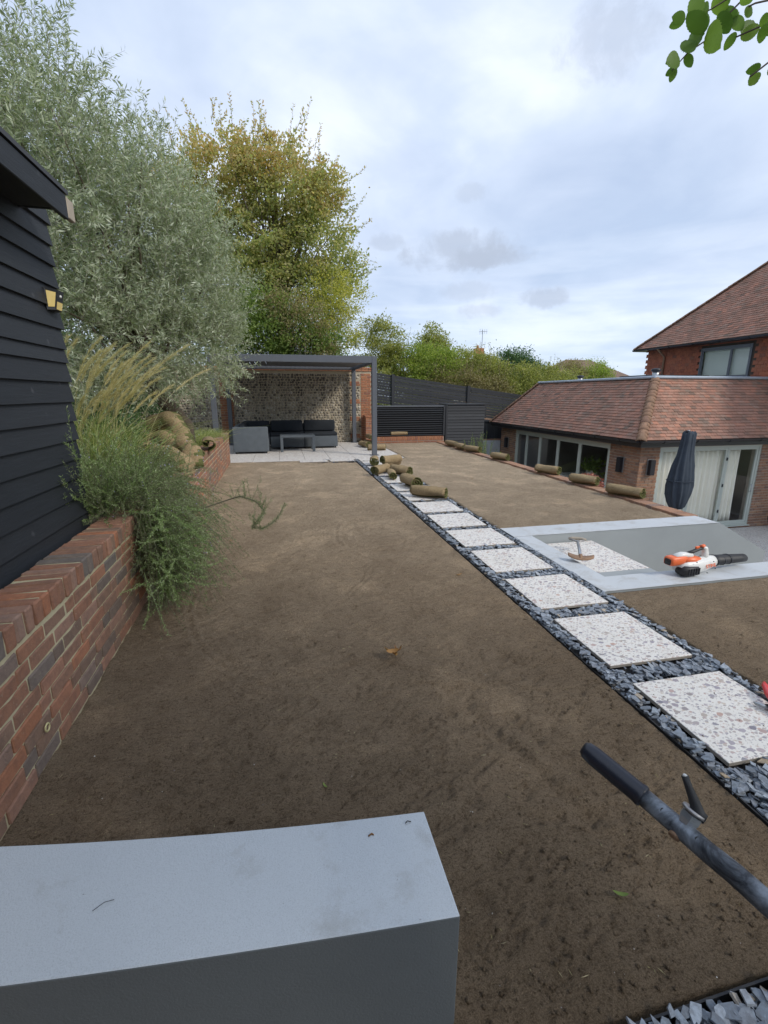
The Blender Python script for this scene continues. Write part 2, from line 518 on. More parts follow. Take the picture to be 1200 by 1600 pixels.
def _pipe(t):
    v = coords(t, 'World')
    c = mix_n(t, ramp_n(t, noise_n(t, v, 12, 7, .7, .6), [(.40, 0), (.60, 1)]), (.03, .034, .042), (.24, .27, .31))
    c = mix_n(t, ramp_n(t, noise_n(t, v, 45, 6, .7), [(.58, 0), (.7, .6)]), c, (.12, .095, .075))
    return prin(t, c, .45, .35, noise_n(t, v, 120, 4), .4, .002, .5)


mat('worn_pipe', _pipe)


def _grip(t):
    v = coords(t, 'World')
    c = mix_n(t, ramp_n(t, noise_n(t, v, 60, 6, .7), [(.55, 0), (.7, .25)]), (.016, .018, .028), (.09, .09, .09))
    return prin(t, c, .36, 0, noise_n(t, v, 150, 3), .15, .001, .5)


mat('grip_rubber', _grip)


def _capwall(t):
    v = coords(t, 'World')
    n = noise_n(t, v, 2.2, 6, .65)
    c = mix_n(t, n, (.45, .49, .53), (.52, .56, .60))
    c = mix_n(t, ramp_n(t, noise_n(t, v, 420, 3, .6), [(.36, .3), (.5, 0)]), c, (.27, .295, .315))
    c = mix_n(t, ramp_n(t, noise_n(t, v, 38, 5, .7), [(.68, 0), (.73, .7)]), c, (.14, .13, .12))
    c = mix_n(t, ramp_n(t, noise_n(t, v, 5.5, 6, .7), [(.56, 0), (.74, .45)]), c, (.28, .27, .25))
    return prin(t, c, .8, 0, noise_n(t, v, 240, 3), .45, .003, .3)


mat('cap_render', _capwall)


def _capdirty(t):
    v = coords(t, 'World')
    n = noise_n(t, v, 2.2, 6, .65)
    c = mix_n(t, n, (.42, .45, .48), (.54, .565, .59))
    c = mix_n(t, ramp_n(t, noise_n(t, v, 4.5, 7, .75, .5), [(.50, 0), (.72, .6)]), c, (.30, .275, .24))
    return prin(t, c, .85, 0, noise_n(t, v, 120, 3), .3, .003, .3)


mat('cap_dirty', _capdirty)


def _glass(t):
    tr = N(t, 'ShaderNodeBsdfTransparent'); tr.inputs[0].default_value = (.985, .99, .985, 1)
    gl = N(t, 'ShaderNodeBsdfGlossy'); gl.inputs['Roughness'].default_value = .01
    fr = N(t, 'ShaderNodeFresnel'); fr.inputs[0].default_value = 1.5
    ms = N(t, 'ShaderNodeMixShader')
    g = N(t, 'ShaderNodeNewGeometry')
    t.links.new(math_n(t, 'MULTIPLY', math_n(t, 'MULTIPLY', fr.outputs[0], 1.25, clamp=True), math_n(t, 'SUBTRACT', 1.0, g.outputs['Backfacing'])), ms.inputs[0])
    t.links.new(tr.outputs[0], ms.inputs[1]); t.links.new(gl.outputs[0], ms.inputs[2])
    return ms.outputs[0]


mat('glass', _glass)


def _lamp_glow(t):
    v = coords(t, 'World')
    return prin(t, (.75, .58, .22), .3, 0, noise_n(t, v, 200, 2), .1, .001)


mat('lamp_panel', _lamp_glow)
mat('yellow_ring', lambda t: prin(t, (.55, .50, .26), .5))
mat('far_roof', lambda t: prin(t, mix_n(t, noise_n(t, coords(t, 'World', (1, 1, 5)), 1.2, 6, .7), (.17, .115, .085), (.29, .20, .15)), .9))
mat('far_wall', lambda t: prin(t, (.40, .25, .18), .9))
mat('blind', lambda t: prin(t, mix_n(t, noise_n(t, coords(t, 'World'), 1.5, 3), (.45, .50, .47), (.58, .62, .58)), .6))

# ------------------------------------------------------------------ mesh helpers


def mesh_np(name, V, F, mats, mi=None, smooth=False):
    """V (n,3) array; F list of arrays of equal-length faces"""
    me = bpy.data.meshes.new(name)
    V = np.asarray(V, dtype=np.float32)
    loops, starts, tot = [], [], 0
    for f in F:
        f = np.asarray(f, dtype=np.int32)
        if not len(f):
            continue
        starts.append(np.arange(len(f)) * f.shape[1] + tot)
        tot += f.size
        loops.append(f.ravel())
    loops = np.concatenate(loops); starts = np.concatenate(starts).astype(np.int32)
    me.vertices.add(len(V)); me.vertices.foreach_set('co', V.ravel())
    me.loops.add(len(loops)); me.loops.foreach_set('vertex_index', loops)
    me.polygons.add(len(starts)); me.polygons.foreach_set('loop_start', starts)
    if mi is not None:
        me.polygons.foreach_set('material_index', np.asarray(mi, dtype=np.int32))
    for m in (mats if isinstance(mats, (list, tuple)) else [mats]):
        me.materials.append(MATS[m])
    me.update(calc_edges=True)
    if smooth:
        me.polygons.foreach_set('use_smooth', np.ones(len(starts), dtype=bool))
    return me


class MB:
    def __init__(s):
        s.v = []; s.f = []; s.m = []; s.n = 0

    def add(s, V, F, M=None, mi=0):
        V = [Vector(p) for p in V]
        if M is not None:
            V = [M @ p for p in V]
        s.v += [tuple(p) for p in V]
        for f in F:
            s.f.append(tuple(i + s.n for i in f)); s.m.append(mi)
        s.n += len(V)
        return s

    def box(s, x0, x1, y0, y1, z0, z1, mi=0, M=None):
        V = [(x0, y0, z0), (x1, y0, z0), (x1, y1, z0), (x0, y1, z0), (x0, y0, z1), (x1, y0, z1), (x1, y1, z1), (x0, y1, z1)]
        F = [(0, 3, 2, 1), (4, 5, 6, 7), (0, 1, 5, 4), (1, 2, 6, 5), (2, 3, 7, 6), (3, 0, 4, 7)]
        return s.add(V, F, M, mi)

    def cbox(s, x0, x1, y0, y1, z0, z1, b=.004, mi=0, M=None):
        V, F = chamfer(x1 - x0, y1 - y0, z1 - z0, b)
        c = Matrix.Translation(((x0 + x1) / 2, (y0 + y1) / 2, (z0 + z1) / 2))
        return s.add(V, F, (M @ c) if M is not None else c, mi)

    def tube(s, pts, rad, seg=8, mi=0, caps=True):
        pts = [Vector(p) for p in pts]
        if isinstance(rad, (int, float)):
            rad = [rad] * len(pts)
        base = []
        nrm_ = None
        for i, p in enumerate(pts):
            d = (pts[min(i + 1, len(pts) - 1)] - pts[max(i - 1, 0)]).normalized()
            if nrm_ is None:
                nrm_ = d.cross(Vector((0, 0, 1)))
                if nrm_.length < .05:
                    nrm_ = d.cross(Vector((1, 0, 0)))
            nrm_ = (nrm_ - d * nrm_.dot(d)).normalized()
            bn = d.cross(nrm_)
            ring = []
            for k in range(seg):
                a = 2 * math.pi * k / seg
                ring.append(p + (nrm_ * math.cos(a) + bn * math.sin(a)) * rad[i])
            base.append(ring)
        V = [q for r_ in base for q in r_]
        F = []
        for i in range(len(pts) - 1):
            for k in range(seg):
                a, b = i * seg + k, i * seg + (k + 1) % seg
                F.append((a, b, b + seg, a + seg))
        if caps:
            F.append(tuple(reversed(range(seg))))
            F.append(tuple((len(pts) - 1) * seg + k for k in range(seg)))
        return s.add(V, F, None, mi)

    def mesh(s, name, mats, smooth=False):
        me = bpy.data.meshes.new(name)
        me.from_pydata(s.v, [], s.f)
        for m in (mats if isinstance(mats, (list, tuple)) else [mats]):
            me.materials.append(MATS[m])
        me.polygons.foreach_set('material_index', s.m)
        if smooth:
            me.polygons.foreach_set('use_smooth', [True] * len(s.f))
        me.update()
        return me


def chamfer(sx, sy, sz, b, jit=0.0):
    h = (sx / 2, sy / 2, sz / 2)
    b = min(b, min(h) * .6)
    idx = {}
    V = []
    for a in range(3):
        for s0 in (-1, 1):
            for s1 in (-1, 1):
                for s2 in (-1, 1):
                    sg = (s0, s1, s2)
                    p = [sg[k] * (h[k] if k == a else h[k] - b) for k in range(3)]
                    idx[(a,) + sg] = len(V)
                    V.append(tuple(c + random.uniform(-jit, jit) for c in p))
    F = []

    def face(l):
        c = sum((Vector(V[i]) for i in l), Vector()) / len(l)
        n = (Vector(V[l[1]]) - Vector(V[l[0]])).cross(Vector(V[l[2]]) - Vector(V[l[0]]))
        F.append(tuple(l) if n.dot(c) > 0 else tuple(reversed(l)))
    for a in range(3):
        o = [k for k in range(3) if k != a]
        for s in (-1, 1):
            l = []
            for u, v in ((-1, -1), (1, -1), (1, 1), (-1, 1)):
                sg = [0, 0, 0]; sg[a] = s; sg[o[0]] = u; sg[o[1]] = v
                l.append(idx[(a,) + tuple(sg)])
            face(l)
    for a in range(3):
        for c in range(a + 1, 3):
            e = 3 - a - c
            for sa in (-1, 1):
                for s_c in (-1, 1):
                    def g(ax, se):
                        sg = [0, 0, 0]; sg[a] = sa; sg[c] = s_c; sg[e] = se
                        return idx[(ax,) + tuple(sg)]
                    face([g(a, -1), g(a, 1), g(c, 1), g(c, -1)])
    for s0 in (-1, 1):
        for s1 in (-1, 1):
            for s2 in (-1, 1):
                face([idx[(k, s0, s1, s2)] for k in range(3)])
    return V, F


WL = {}


def link(o, parent=None, loc=(0, 0, 0), rot=(0, 0, 0), local=False):
    sc.collection.objects.link(o)
    loc = Vector(loc)
    if parent is not None:
        o.parent = parent
        o.location = loc if local else loc - WL.get(parent.name, Vector())
    else:
        o.location = loc
    o.rotation_euler = rot
    WL[o.name] = loc.copy()
    return o


def ob(name, me, parent=None, loc=(0, 0, 0), rot=(0, 0, 0), local=False, kind=None):
    o = bpy.data.objects.new(name, me)
    link(o, parent, loc, rot, local)
    if kind:
        o['kind'] = kind
    return o


def tag(o, label, cat, group=None, kind=None):
    o['label'] = label
    o['category'] = cat
    if group:
        o['group'] = group
    if kind:
        o['kind'] = kind
    return o


def thing(name, label, cat, loc=(0, 0, 0), rot=(0, 0, 0), group=None):
    o = bpy.data.objects.new(name, None)
    o.empty_display_size = .1
    link(o, None, loc, rot)
    return tag(o, label, cat, group)


def struct(name, me):
    return ob(name, me, kind='structure')


def boxmesh(name, m, *a, b=0.004):
    return MB().cbox(*a, b=b).mesh(name, m)


# numpy value noise -------------------------------------------------
_T = rng.random((256, 256))


def vnoise(x, y):
    xi = np.floor(x).astype(int); yi = np.floor(y).astype(int)
    fx = x - xi; fy = y - yi
    fx = fx * fx * (3 - 2 * fx); fy = fy * fy * (3 - 2 * fy)
    a = _T[xi % 256, yi % 256]; b = _T[(xi + 1) % 256, yi % 256]
    c = _T[xi % 256, (yi + 1) % 256]; d = _T[(xi + 1) % 256, (yi + 1) % 256]
    return (a * (1 - fx) + b * fx) * (1 - fy) + (c * (1 - fx) + d * fx) * fy - .5


def fbm(x, y, f, o=4, g=.5):
    r = 0; a = 1
    for k in range(o):
        r = r + a * vnoise(x * f + 17.3 * k, y * f + 9.1 * k)
        f *= 2.03; a *= g
    return r


def unit(a):
    return a / (np.linalg.norm(a, axis=-1, keepdims=True) + 1e-9)


def rand_dir(n):
    return unit(rng.normal(size=(n, 3)))


# leaves: diamond-shaped folded blades from arrays ------------------
def leaves(P, D, L, W, fold=.25):
    n = len(P)
    S = unit(np.cross(D, rand_dir(n)))
    Nn = np.cross(S, D)
    L = np.asarray(L).reshape(-1, 1) * np.ones((n, 1)); W = np.asarray(W).reshape(-1, 1) * np.ones((n, 1))
    mid = P + D * L * .45 - Nn * W * fold
    V = np.stack([P, mid + S * W * .5 + Nn * W * fold, P + D * L - Nn * L * .08, mid - S * W * .5 + Nn * W * fold], axis=1).reshape(-1, 3)
    F = np.arange(4 * n).reshape(-1, 4)
    return V, F


def thin_tubes(PL, rad):
    """PL (n, k, 3) polylines -> 3-sided tapering tubes"""
    n, k, _ = PL.shape
    D = unit(np.gradient(PL, axis=1))
    A = unit(np.cross(D, unit(rng.normal(size=(n, 1, 3)))))
    B = np.cross(D, A)
    tp = np.linspace(1, .35, k).reshape(1, k, 1)
    r = np.asarray(rad).reshape(-1, 1, 1) * tp
    ring = np.stack([PL + r * (A * math.cos(q) + B * math.sin(q)) for q in (0, 2.094, 4.189)], axis=2)
    V = ring.reshape(-1, 3)
    base = (np.arange(n) * k * 3).reshape(-1, 1, 1) + (np.arange(k - 1) * 3).reshape(1, -1, 1)
    fs = []
    for q in range(3):
        q2 = (q + 1) % 3
        fs.append(np.stack([base + q, base + q2, base + 3 + q2, base + 3 + q], axis=-1).reshape(-1, 4))
    return V, np.concatenate(fs)


def in_lobes(n, lobes, shell=.55):
    """random points in ellipsoids (cx,cy,cz,rx,ry,rz), pushed to the shell; returns points and outward dirs"""
    vol = np.array([l[3] * l[4] * l[5] for l in lobes]) ** .75
    pick = rng.choice(len(lobes), n, p=vol / vol.sum())
    L = np.array(lobes)[pick]
    d = rand_dir(n)
    r = shell + (1 - shell) * rng.random((n, 1)) ** .6
    r = np.where(rng.random((n, 1)) < .25, rng.random((n, 1)) ** .5, r)
    return L[:, :3] + d * r * L[:, 3:], unit(d / L[:, 3:])


def grow_wood(name, m, parent, base, lobes, r0, n=26, seg=7, spread=.5):
    mb = MB()
    base = Vector(base)
    C = Vector(tuple(np.mean(np.array(lobes)[:, :3], axis=0)))
    for i in range(n):
        l = lobes[i % len(lobes)]
        d = rand_dir(1)[0]
        tip = Vector((l[0] + d[0] * l[3] * .8, l[1] + d[1] * l[4] * .8, l[2] + abs(d[2]) * l[5] * .8))
        st = base.lerp(Vector((C.x, C.y, base.z + (C.z - base.z) * .7)), random.random() ** .7)
        pts = []
        for k in range(seg):
            t_ = k / (seg - 1)
            p = st.lerp(tip, t_)
            p += Vector((random.uniform(-1, 1), random.uniform(-1, 1), random.uniform(-1, 1))) * spread * .18 * math.sin(t_ * 3.1)
            pts.append(p)
        rr = r0 * random.uniform(.18, .4)
        mb.tube(pts, [rr * (1 - .85 * k / (seg - 1)) for k in range(seg)], 5)
    return ob(name, mb.mesh(name, m, True), parent)


def trunk(m, parent, pts, rads):
    return ob('trunk', MB().tube(pts, rads, 10).mesh('trunk', m, True), parent)


def foliage(parent, lobes, ncl, per, spread, size, m, up=.3, shell=.55, asp=.5, name='crown'):
    C, O = in_lobes(ncl, lobes, shell)
    sp = spread * rng.uniform(.6, 1.3, (ncl, 1, 1))
    P = C[:, None, :] + rng.normal(size=(ncl, per, 3)) * sp * np.array([1, 1, .6])
    P = P.reshape(-1, 3)
    D = unit(rng.normal(size=P.shape) + np.repeat(O, per, axis=0) * .8 + np.array([0, 0, up - .3]))
    Ls = size * rng.uniform(.6, 1.3, len(P))
    V, F = leaves(P, D, Ls, Ls * asp)
    return ob(name, mesh_np(name, V, [F], m), parent)


def shoots(parent, name, m, P0, D0, L, nl, leaf, wid, bend=.25, droop=0.0, spread_ang=.9, stem_m='twig_green', stem_r=.0016, k=7, curl=None, start=.08):
    n = len(P0)
    t_ = np.linspace(0, 1, k).reshape(1, k, 1)
    L_ = np.asarray(L).reshape(-1, 1, 1)
    side = unit(rng.normal(size=(n, 1, 3)))
    PL = P0[:, None, :] + D0[:, None, :] * L_ * t_ + side * bend * L_ * t_ ** 2 * .5 + np.array([0, 0, -1]) * droop * L_ * t_ ** 2
    if curl is not None:
        PL = PL + np.array(curl) * L_ * t_ ** 2.5
    V, F = thin_tubes(PL, np.full(n, stem_r))
    if stem_m:
        ob('stems', mesh_np('stems', V, [F], stem_m), parent, kind='stuff')
    u = np.linspace(start, 1, nl).reshape(1, nl) + rng.uniform(-.02, .02, (n, nl))
    u = np.clip(u, 0, 1)
    x = u * (k - 1); i0 = np.minimum(x.astype(int), k - 2); f = (x - i0)[..., None]
    ar = np.arange(n)[:, None]
    A, B = PL[ar, i0], PL[ar, i0 + 1]
    P = (A * (1 - f) + B * f).reshape(-1, 3)
    T = unit(B - A).reshape(-1, 3)
    S = unit(np.cross(T, rand_dir(len(T))))
    D = unit(T * (1 - spread_ang * .5) + S * spread_ang)
    sz = rng.uniform(.7, 1.2, len(P)) * np.repeat(np.ones(n), nl)
    V, F = leaves(P, D, leaf * sz, wid * sz)
    return ob(name, mesh_np(name, V, [F], m), parent), PL


# ------------------------------------------------------------------ bricks
BRK = {}


def brick_meshes(mname, l, h, d, b=.005, n=4):
    key = (mname, round(l, 3), round(h, 3), round(d, 3))
    if key not in BRK:
        BRK[key] = []
        for i in range(n):
            V, F = chamfer(l, d, h, b, .0018)
            BRK[key].append((V, F, MB().add(V, F).mesh('brick', mname)))
    return BRK[key]


def brickwork(parent, p0, p1, z0, z1, mname='brick_house', nx=None, individual=0, bond='stretcher', gap=.010, bh=.065, depth=.05, near=(0, 0, 1.5), proud=.0, name='brick', holes=(), jit=.002):
    """bricks on the face of a wall from p0 to p1 (plan); outward normal is to the right of p0->p1"""
    p0 = Vector((p0[0], p0[1], 0)); p1 = Vector((p1[0], p1[1], 0))
    d = (p1 - p0); Lw = d.length; d.normalize()
    nrm_ = Vector((d.y, -d.x, 0))
    ang = math.atan2(d.y, d.x)
    items = []
    course = 0
    z = z0
    while z + bh * .6 < z1:
        h = min(bh, z1 - z)
        if bond == 'soldier':
            seq = [.065]
        elif bond == 'garden':
            seq = [.215, .215, .1025, .215]
        else:
            seq = [.215]
        x = -((course * .5 * (seq[0] + gap)) % (seq[0] + gap)) if bond != 'garden' else -((course * .3) % .787)
        j = 0
        while x < Lw:
            l = seq[j % len(seq)]
            a, b = max(x, 0), min(x + l, Lw)
            if b - a > .03:
                cx, cz = (a + b) / 2, z + h / 2
                segs = [(a, b)]
                for h0, h1, hz0, hz1 in holes:
                    if hz0 - .02 < cz < hz1 + .02:
                        ns = []
                        for (sa, sb_) in segs:
                            if sb_ <= h0 or sa >= h1:
                                ns.append((sa, sb_))
                            else:
                                if sa < h0: ns.append((sa, h0))
                                if sb_ > h1: ns.append((h1, sb_))
                        segs = ns
                items += [(sa, sb_, cz, h) for sa, sb_ in segs if sb_ - sa > .025]
            x += l + gap
            j += 1
        z += h + gap
        course += 1
    nv = Vector(near)
    placed = []
    for a, b, cz, h in items:
        ls = [.065, .1025, .215]
        l = b - a
        c = p0 + d * ((a + b) / 2) - nrm_ * (depth / 2 - proud + random.uniform(-jit, jit))
        c.z = cz
        placed.append(((c - nv).length, c, l, h))
    placed.sort(key=lambda q: q[0])
    mb = MB()
    for i, (_, c, l, h) in enumerate(placed):
        nominal = min((.065, .1025, .215), key=lambda q: abs(q - l))
        V, F, me = random.choice(brick_meshes(mname, nominal, round(h, 3), depth))
        tilt = random.uniform(-.006, .006)
        if i < individual:
            o = ob(name, me, parent, c, (tilt, 0, ang))
            o.scale = (l / nominal, 1, 1)
        else:
            M = Matrix.Translation(c) @ Euler((tilt, 0, ang)).to_matrix().to_4x4() @ Matrix.Diagonal((l / nominal, 1, 1, 1))
            mb.add(V, F, M)
    if mb.n:
        ob('far_brickwork' if individual else 'brickwork', mb.mesh('brickwork', mname), parent, kind='stuff')
    return


# ------------------------------------------------------------------ ground
gx = np.array([-900, -300, -100, -40, -15, -8, -5, 0, 3, 5.31, 8, 12, 20, 40, 100, 300, 900.])
gy = np.array([-900, -300, -100, -30, -10, -5, -2, 4, 10, 15.95, 18, 22, 30, 50, 100, 300, 900.])
X_, Y_ = np.meshgrid(gx, gy, indexing='ij')
Z_ = np.full(X_.shape, -2.0)
Z_ = np.where(Y_ > 15, -2.0 + 2.0 * np.clip((7 - X_) / 6, 0, 1), Z_)
Z_ = np.where(X_ <= -8, -.1, Z_)
nx_, ny_ = X_.shape
ii = np.arange(nx_ * ny_).reshape(nx_, ny_)
Fg = np.stack([ii[:-1, :-1], ii[1:, :-1], ii[1:, 1:], ii[:-1, 1:]], -1).reshape(-1, 4)
struct('ground', mesh_np('ground', np.stack([X_, Y_, Z_], -1).reshape(-1, 3), [Fg], 'ground_far'))

# body of the raised garden (under the top soil)
eb = MB()
eb.box(-8, 1.70, -6, 15.9, -2.1, -.09)
eb.box(1.70, 2.46, -6, 15.9, -2.1, -.09)
eb.box(2.46, 5.08, 4.86, 15.9, -2.1, -.09)
eb.box(2.46, 6.1, -6, 2.99, -2.1, -.09)
eb.box(2.46, 2.70, 2.99, 4.86, -2.1, -.09)
struct('garden_terrace', eb.mesh('garden_terrace', 'earth_under'))


def soil_h(X, Y):
    h = fbm(X, Y, .7, 3) * .022 + fbm(X, Y, 5, 5, .66) * .017
    a = R(24)
    u = X * math.cos(a) + Y * math.sin(a); v = -X * math.sin(a) + Y * math.cos(a)
    h = h + fbm(u * 1.3, v * 7.5, 1.9, 4, .62) * .009
    h = h + (fbm(X, Y, 24, 3, .6) * .007 + np.minimum(fbm(X, Y, 11, 2), 0) * .004) * np.clip(1.25 - Y * .12, .25, 1)
    wx = fbm(X, Y, 1.3, 3) * .5
    rg = np.abs(fbm(u * 2.2 + wx, v * 6.0 + wx * 2, 2.4, 4, .6))
    h = h - .010 * np.exp(-(rg / .05) ** 2) * (fbm(X, Y, .9, 2) > -.05)
    # drag marks of the rake and a few shallow boot prints
    for (x0, y0, x1, y1, w, dp) in ((1.0, 1.8, 1.35, 1.0, .05, .012), (.85, 1.9, 1.1, 1.05, .03, .009), (.4, 2.2, 1.5, 1.9, .03, .006), (-.6, 2.9, .7, 3.3, .03, .006), (-.3, 2.3, .9, 2.5, .02, .006), (.2, 1.35, 1.2, 1.2, .03, .008)):
        dx, dy = x1 - x0, y1 - y0
        tt = np.clip(((X - x0) * dx + (Y - y0) * dy) / (dx * dx + dy * dy), 0, 1)
        dd = np.hypot(X - x0 - tt * dx, Y - y0 - tt * dy)
        h = h - dp * np.exp(-(dd / w) ** 2) + dp * .8 * np.exp(-((dd - 1.8 * w) / w) ** 2)
    for (cx, cy, r0, a0, a1, dp, w) in ((.9, 3.6, 1.6, 2.6, 4.2, .008, .02), (.2, 6.4, 1.9, 3.4, 5.6, .008, .03), (1.9, 5.0, 1.3, 2.2, 3.9, .008, .025), (-.4, 4.2, 1.1, 4.6, 6.2, .008, .02), (.6, 8.4, 1.8, 3.6, 5.8, .010, .04), (3.8, 7.0, 1.4, 2.5, 4.6, .010, .04), (4.0, 9.8, 1.7, 3.3, 5.6, .012, .05), (.9, 2.2, .9, .2, 1.9, .007, .018), (.1, 2.6, 1.2, 4.2, 5.6, .007, .018)):
        rr_ = np.hypot(X - cx, Y - cy); an = np.mod(np.arctan2(Y - cy, X - cx), 2 * np.pi)
        m_ = (np.clip((an - a0) / .3, 0, 1) * np.clip((a1 - an) / .3, 0, 1))
        for q in range(2):
            dd = rr_ - r0 - q * w * 3.1 + fbm(X, Y, 2.5, 2) * .05
            h = h + m_ * dp * .75 * (.9 * np.exp(-((dd - 1.3 * w) / w) ** 2) - np.exp(-(dd / w) ** 2))
    for (x0, y0, a_) in ((1.2, 1.55, .3), (.75, 3.6, .1), (.1, 4.4, -.2), (1.0, 2.9, .5), (3.4, 1.9, .2), (4.2, 2.3, .6), (4.4, 7.2, .5), (3.3, 6.3, .2), (.5, 6.1, .1)):
        u_ = (X - x0) * math.cos(a_) + (Y - y0) * math.sin(a_); v_ = -(X - x0) * math.sin(a_) + (Y - y0) * math.cos(a_)
        q = (u_ / .055) ** 2 + (v_ / .14) ** 2
        h = h - .009 * np.exp(-q ** 2) + .005 * np.exp(-(q - 1.8) ** 2)
    return h


def soil_sheet(x0, x1, y0, y1, res, zoff=0.0, drop=.10):
    xs = np.linspace(x0, x1, max(3, int((x1 - x0) / res)))
    ys = [y0]
    while ys[-1] < y1:
        ys.append(ys[-1] + res * max(1, abs(ys[-1]) * .22))
    ys = np.array(ys[:-1] + [y1])
    X, Y = np.meshgrid(xs, ys, indexing='ij')
    H = soil_h(X, Y)
    e = np.minimum.reduce([X - x0, x1 - X, Y - y0, y1 - Y])
    H = H * np.clip(e / .08, .25, 1) + zoff
    H = np.where(e < 1e-5, zoff - drop, H)
    a, b = X.shape
    i_ = np.arange(a * b).reshape(a, b)
    F = np.stack([i_[:-1, :-1], i_[1:, :-1], i_[1:, 1:], i_[:-1, 1:]], -1).reshape(-1, 4)
    return mesh_np('soil', np.stack([X, Y, H], -1).reshape(-1, 3), [F], 'soil', smooth=True)


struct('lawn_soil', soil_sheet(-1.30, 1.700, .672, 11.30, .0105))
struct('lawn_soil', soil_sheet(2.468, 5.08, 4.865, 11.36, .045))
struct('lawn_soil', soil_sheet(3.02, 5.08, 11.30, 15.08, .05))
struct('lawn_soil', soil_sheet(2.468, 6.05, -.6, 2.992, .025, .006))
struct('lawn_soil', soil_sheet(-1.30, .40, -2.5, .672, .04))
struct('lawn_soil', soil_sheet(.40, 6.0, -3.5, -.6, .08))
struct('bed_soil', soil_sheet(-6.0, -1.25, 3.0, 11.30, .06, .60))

# ------------------------------------------------------------------ near rendered wall (curved, bottom left)


def strip_wall(pts_back, pts_front, z0, z1, m, name):
    n = len(pts_back)
    V = []
    for (a, b) in zip(pts_back, pts_front):
        V += [(a[0], a[1], z0), (a[0], a[1], z1), (b[0], b[1], z1), (b[0], b[1], z0)]
    F = []
    for i in range(n - 1):
        a, b = i * 4, i * 4 + 4
        for k in range(4):
            F.append((a + k, a + (k + 1) % 4, b + (k + 1) % 4, b + k))
    F.append((0, 3, 2, 1)); F.append(((n - 1) * 4, (n - 1) * 4 + 1, (n - 1) * 4 + 2, (n - 1) * 4 + 3))
    me = MB().add(V, F).mesh(name, m)
    return me


xs_ = np.linspace(-1.0, .35, 14)
yb = 1.05 + .07 * (.35 - xs_) + .045 * (.35 - xs_) ** 2
yf = .76 + .06 * (.35 - xs_) + .02 * (.35 - xs_) ** 2
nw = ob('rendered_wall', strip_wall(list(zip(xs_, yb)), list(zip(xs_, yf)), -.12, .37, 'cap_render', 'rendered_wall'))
tag(nw, 'low grey rendered wall with smooth flat top in the bottom left foreground', 'wall')
bv = nw.modifiers.new('bevel', 'BEVEL'); bv.width = .004; bv.segments = 2; bv.limit_method = 'ANGLE'

for k, (pts__, r_, m_, lab__) in enumerate((([(-.50, .955, .373), (-.478, .968, .376), (-.458, .972, .373)], .0007, 'dark_gap', 'thin dark root fibre lying on the grey wall top'), ([(.285, 1.02, .373), (.292, 1.024, .376), (.302, 1.022, .373)], .0014, 'dark_gap', 'short dark twig crumb at the far corner of the grey wall top'), ([(.175, 1.005, .3715), (.185, 1.010, .3725), (.19, 1.006, .3715)], .0022, 'dead_leaf', 'brown smear of leaf on the grey wall top'))):
    tag(ob('debris', MB().tube(pts__, r_, 5).mesh('debris', m_, True)), lab__, 'debris')
nw.data.materials.append(MATS['render_shaded'])  # shade on the wall's sides painted in as a darker grey
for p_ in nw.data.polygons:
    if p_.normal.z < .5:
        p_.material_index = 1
# ------------------------------------------------------------------ path
pb = MB()
pb.box(1.705, 2.465, .66, 11.3, -.088, -.028)
pb.box(.35, 2.6, -.55, .655, -.088, -.028)
pb.box(.30, 1.70, 10.92, 11.3, -.088, -.02)
path = struct('garden_path', pb.mesh('garden_path', 'slate_bed'))


def slab_mesh(w, l, t_=.022):
    me = boxmesh('paving_slab', ['terrazzo', 'slab_edge'], -w / 2, w / 2, -l / 2, l / 2, 0, t_, b=.0025)
    for p_ in me.polygons:
        if p_.normal.z < .5:
            p_.material_index = 1
    return me


SLAB_Y = [(1.30, 1.875), (2.05, 2.645), (2.81, 3.39), (3.555, 4.145), (4.285, 4.885), (5.02, 5.62), (5.76, 6.36), (6.50, 7.10), (7.24, 7.84), (7.98, 8.58), (8.72, 9.32), (9.46, 10.06), (10.20, 10.80)]
for i, (a, b) in enumerate(SLAB_Y):
    ob('paving_slab', slab_mesh(.572, b - a), path, (2.088 + random.uniform(-.004, .004), (a + b) / 2, .004), (random.uniform(-.004, .004), random.uniform(-.004, .004), random.uniform(-.006, .006)))
ob('paving_slab', slab_mesh(.572, .36), path, (2.088, 11.08, .004))
ob('paving_slab', slab_mesh(.66, .25), path, (.70, 11.10, .004))
ob('paving_slab', slab_mesh(.58, .25), path, (1.38, 11.10, .004))
SLABS = [(2.088 - .286, 2.088 + .286, a, b) for a, b in SLAB_Y] + [(2.088 - .286, 2.088 + .286, 10.9, 11.26), (.37, 1.03, 10.98, 11.22), (1.09, 1.67, 10.98, 11.22)]

# edging strips
ed = MB()


def edge_strip(p, q, w=.003, z0=-.08, z1=.006):
    p = Vector((p[0], p[1], 0)); q = Vector((q[0], q[1], 0))
    d = (q - p); L = d.length; d.normalize(); s = Vector((-d.y, d.x, 0)) * w
    n = max(2, int(L / .4)); V = []
    for i in range(n + 1):
        c = p + d * L * i / n + s * random.uniform(-.8, .8)
        z = z1 + random.uniform(-.004, .004)
        V += [(c - s) + Vector((0, 0, z0)), (c - s) + Vector((0, 0, z)), (c + s) + Vector((0, 0, z)), (c + s) + Vector((0, 0, z0))]
    F = [(i * 4 + k, i * 4 + (k + 1) % 4, i * 4 + 4 + (k + 1) % 4, i * 4 + 4 + k) for i in range(n) for k in range(4)]
    return MB().add(V, F).mesh('edging_strip', 'edging')


for p, q in (((1.702, .66), (1.702, 11.3)), ((2.467, .2), (2.467, 3.0)), ((2.467, 4.85), (2.467, 11.3)), ((.40, .664), (1.70, .664)), ((.30, 10.91), (1.70, 10.91))):
    ob('edging_strip', edge_strip(p, q), path)


